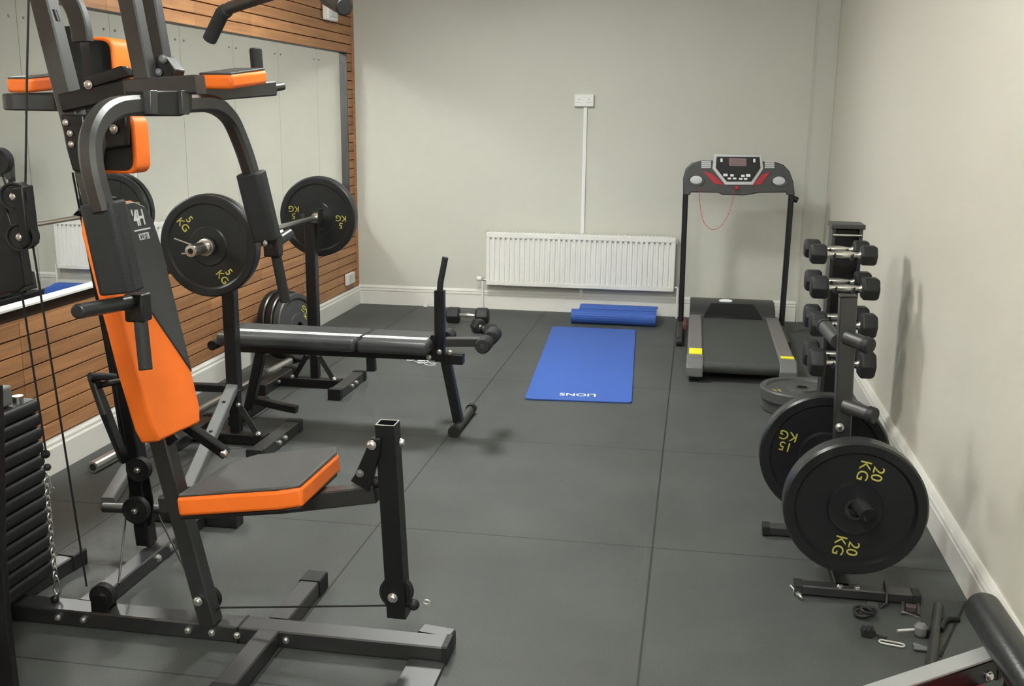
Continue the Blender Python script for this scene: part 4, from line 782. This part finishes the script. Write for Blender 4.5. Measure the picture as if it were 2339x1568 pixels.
# weight stack
SX0, SX1, SY0, SY1, zb = -2.13, -1.895, 2.22, 2.685, .070; n = 13; hh = (.628-zb)/n
for i in range(n):
    z0 = zb+i*hh
    sl_ = MB().prism([(SX1, SY0, z0+.004), (SX1+.005, SY0, z0+hh*.40), (SX1+.002, SY0, z0+hh-.008), (SX1-.006, SY0, z0+hh-.0012), (SX0, SY0, z0+hh-.0015), (SX0, SY0, z0+.001), (SX1-.008, SY0, z0+.001)], (0, SY1-SY0, 0)).build('weight_slab', SLAB, mg, .004)
    MB().cyl((SX1+.0045, (SY0+SY1)/2, z0+hh*.5), (SX1+.0005, (SY0+SY1)/2, z0+hh*.5), .006, 12).build('pin_hole', CABLE, sl_)
MB().box((SX0+.03, SY0, .630), (SX1-.02, SY1-.085, .690)).build('top_slab', GREY, mg, .008, 3)
MB().tube([(-1.93, SY1-.045, .62), (-1.93, SY1-.045, .645)], .016).build('guide_collar', CHROME, mg)
for y in (SY0+.04, SY1-.045): MB().tube([(-2.01, y, .05), (-2.01, y, 1.95)], .010).build('guide_rod', CHROME, mg) if y < 2.4 else None
MB().box((SX0, SY0-.02, .05), (SX1-.02, SY1, .069)).build('stack_base', RUB, mg, .003)
MB().bar([(-2.01, 2.22, .025), (-2.01, YM-.038, .025)], .055, .05).build('side_foot', BLK, mg)
gb = MB().prism([(-1.640, 2.2, .0), (-1.640, 2.2, .30), (-1.655, 2.2, .78), (-1.69, 2.2, .806), (-1.90, 2.2, .806), (-1.90, 2.2, 0)], (-.02, -.022, 0))
gb = MB().prism([on_y(50, 1600, 2.05), on_y(40, 1520, 2.05), on_y(26, 1400, 2.05), on_y(16, 1250, 2.05), on_y(12, 1000, 2.05), on_y(8, 878, 2.05), on_y(-140, 900, 2.05), on_y(-140, 1640, 2.05)], (0, -.02, 0)); gb.build('stack_guard', BLK, mg, .003)
# chain with snap hooks
c0, c1 = on_y(104, 1080, 2.60), V((-1.802, 2.555, .060)); nl = 17; ch = MB()
for i in range(nl):
    p = c0.lerp(c1, (i+1.6)/(nl+4.2)); dd = (c1-c0).normalized(); sd = V((1, 0, 0)) if i % 2 else V((.35, .94, 0)); L_, w_ = .0125, .0062
    ch.tube([p+dd*L_*math.sin(t_)+sd*w_*math.cos(t_) for t_ in [j*math.pi/6 for j in range(12)]], .0021, 6, True)
ch.build('chain', STEEL, mg)
for p, l_ in ((c0+V((.002, 0, -.035)), .030), (c1+V((0, 0, .035)), .030)):
    MB().tube([p+V((.010*math.cos(t_)*(1.2 if math.sin(t_) < 0 else .7), .003, l_*math.sin(t_))) for t_ in [j*math.pi/8 for j in range(16)]], .0030, 8, True).build('snap_hook', STEEL, mg)
MB().tube([c0+V((.010*math.cos(t_)+.012, .0, -.055+.006*math.sin(t_)+.008*math.cos(t_))) for t_ in [j*math.pi/7 for j in range(14)]], .0024, 8, True).build('snap_hook', STEEL, mg)
MB().ball(on_y(104, 1038, 2.60), .013).ball(on_y(108, 1068, 2.60), .011).build('cable_stop', RUB, mg)
MB().ball(V((-1.802, 2.545, .058)), .012).build('eye_mount', BLK, mg)
# lat bar hung from the overhead arm
lb = thing('lat_bar', 'black angled pull-down bar hanging above the multi gym', 'lat bar', (-0.88, 2.15, 1.75))
P = [on_y(478, 92, 2.30), on_y(508, 30, 2.28), on_y(525, 18, 2.27), on_y(560, 6, 2.24), on_y(640, -20, 2.18), on_y(690, -28, 2.10), on_y(725, -22, 2.02), on_y(745, -8, 1.98), on_y(787, 16, 1.90)]
MB().tube(P[1:-1], .0135, 16).build('bar', BLK2, lb)
MB().tube([P[0], P[1].lerp(P[0], .02), P[2].lerp(P[1], .3)], .0160, 18).build('foam_grip', FOAM, lb, .003); MB().tube([P[-2].lerp(P[-1], .1), P[-1]], .0165, 18).build('foam_grip', ROLLF, lb, .003)
mid = P[4]; MB().tube([mid+V((0, 0, .01)), V((mid.x, mid.y, 2.28))], .003, 8).build('cable', CABLE, lb)
MB().bar([TWC+V((-.04, 0, .36)), V((mid.x-.02, mid.y+.05, 2.34))], .05, .06, (0, 0, 1)).build('overhead_arm', BLK2, mg)
MB().bar([TWC, TWC+V((-.06, 0, .40))], .045, .045, (0, 1, 0)).build('lat_tower', BLK2, mg)
pulley((mid.x, mid.y, 2.31), (.3, -1, 0), .04, .022)
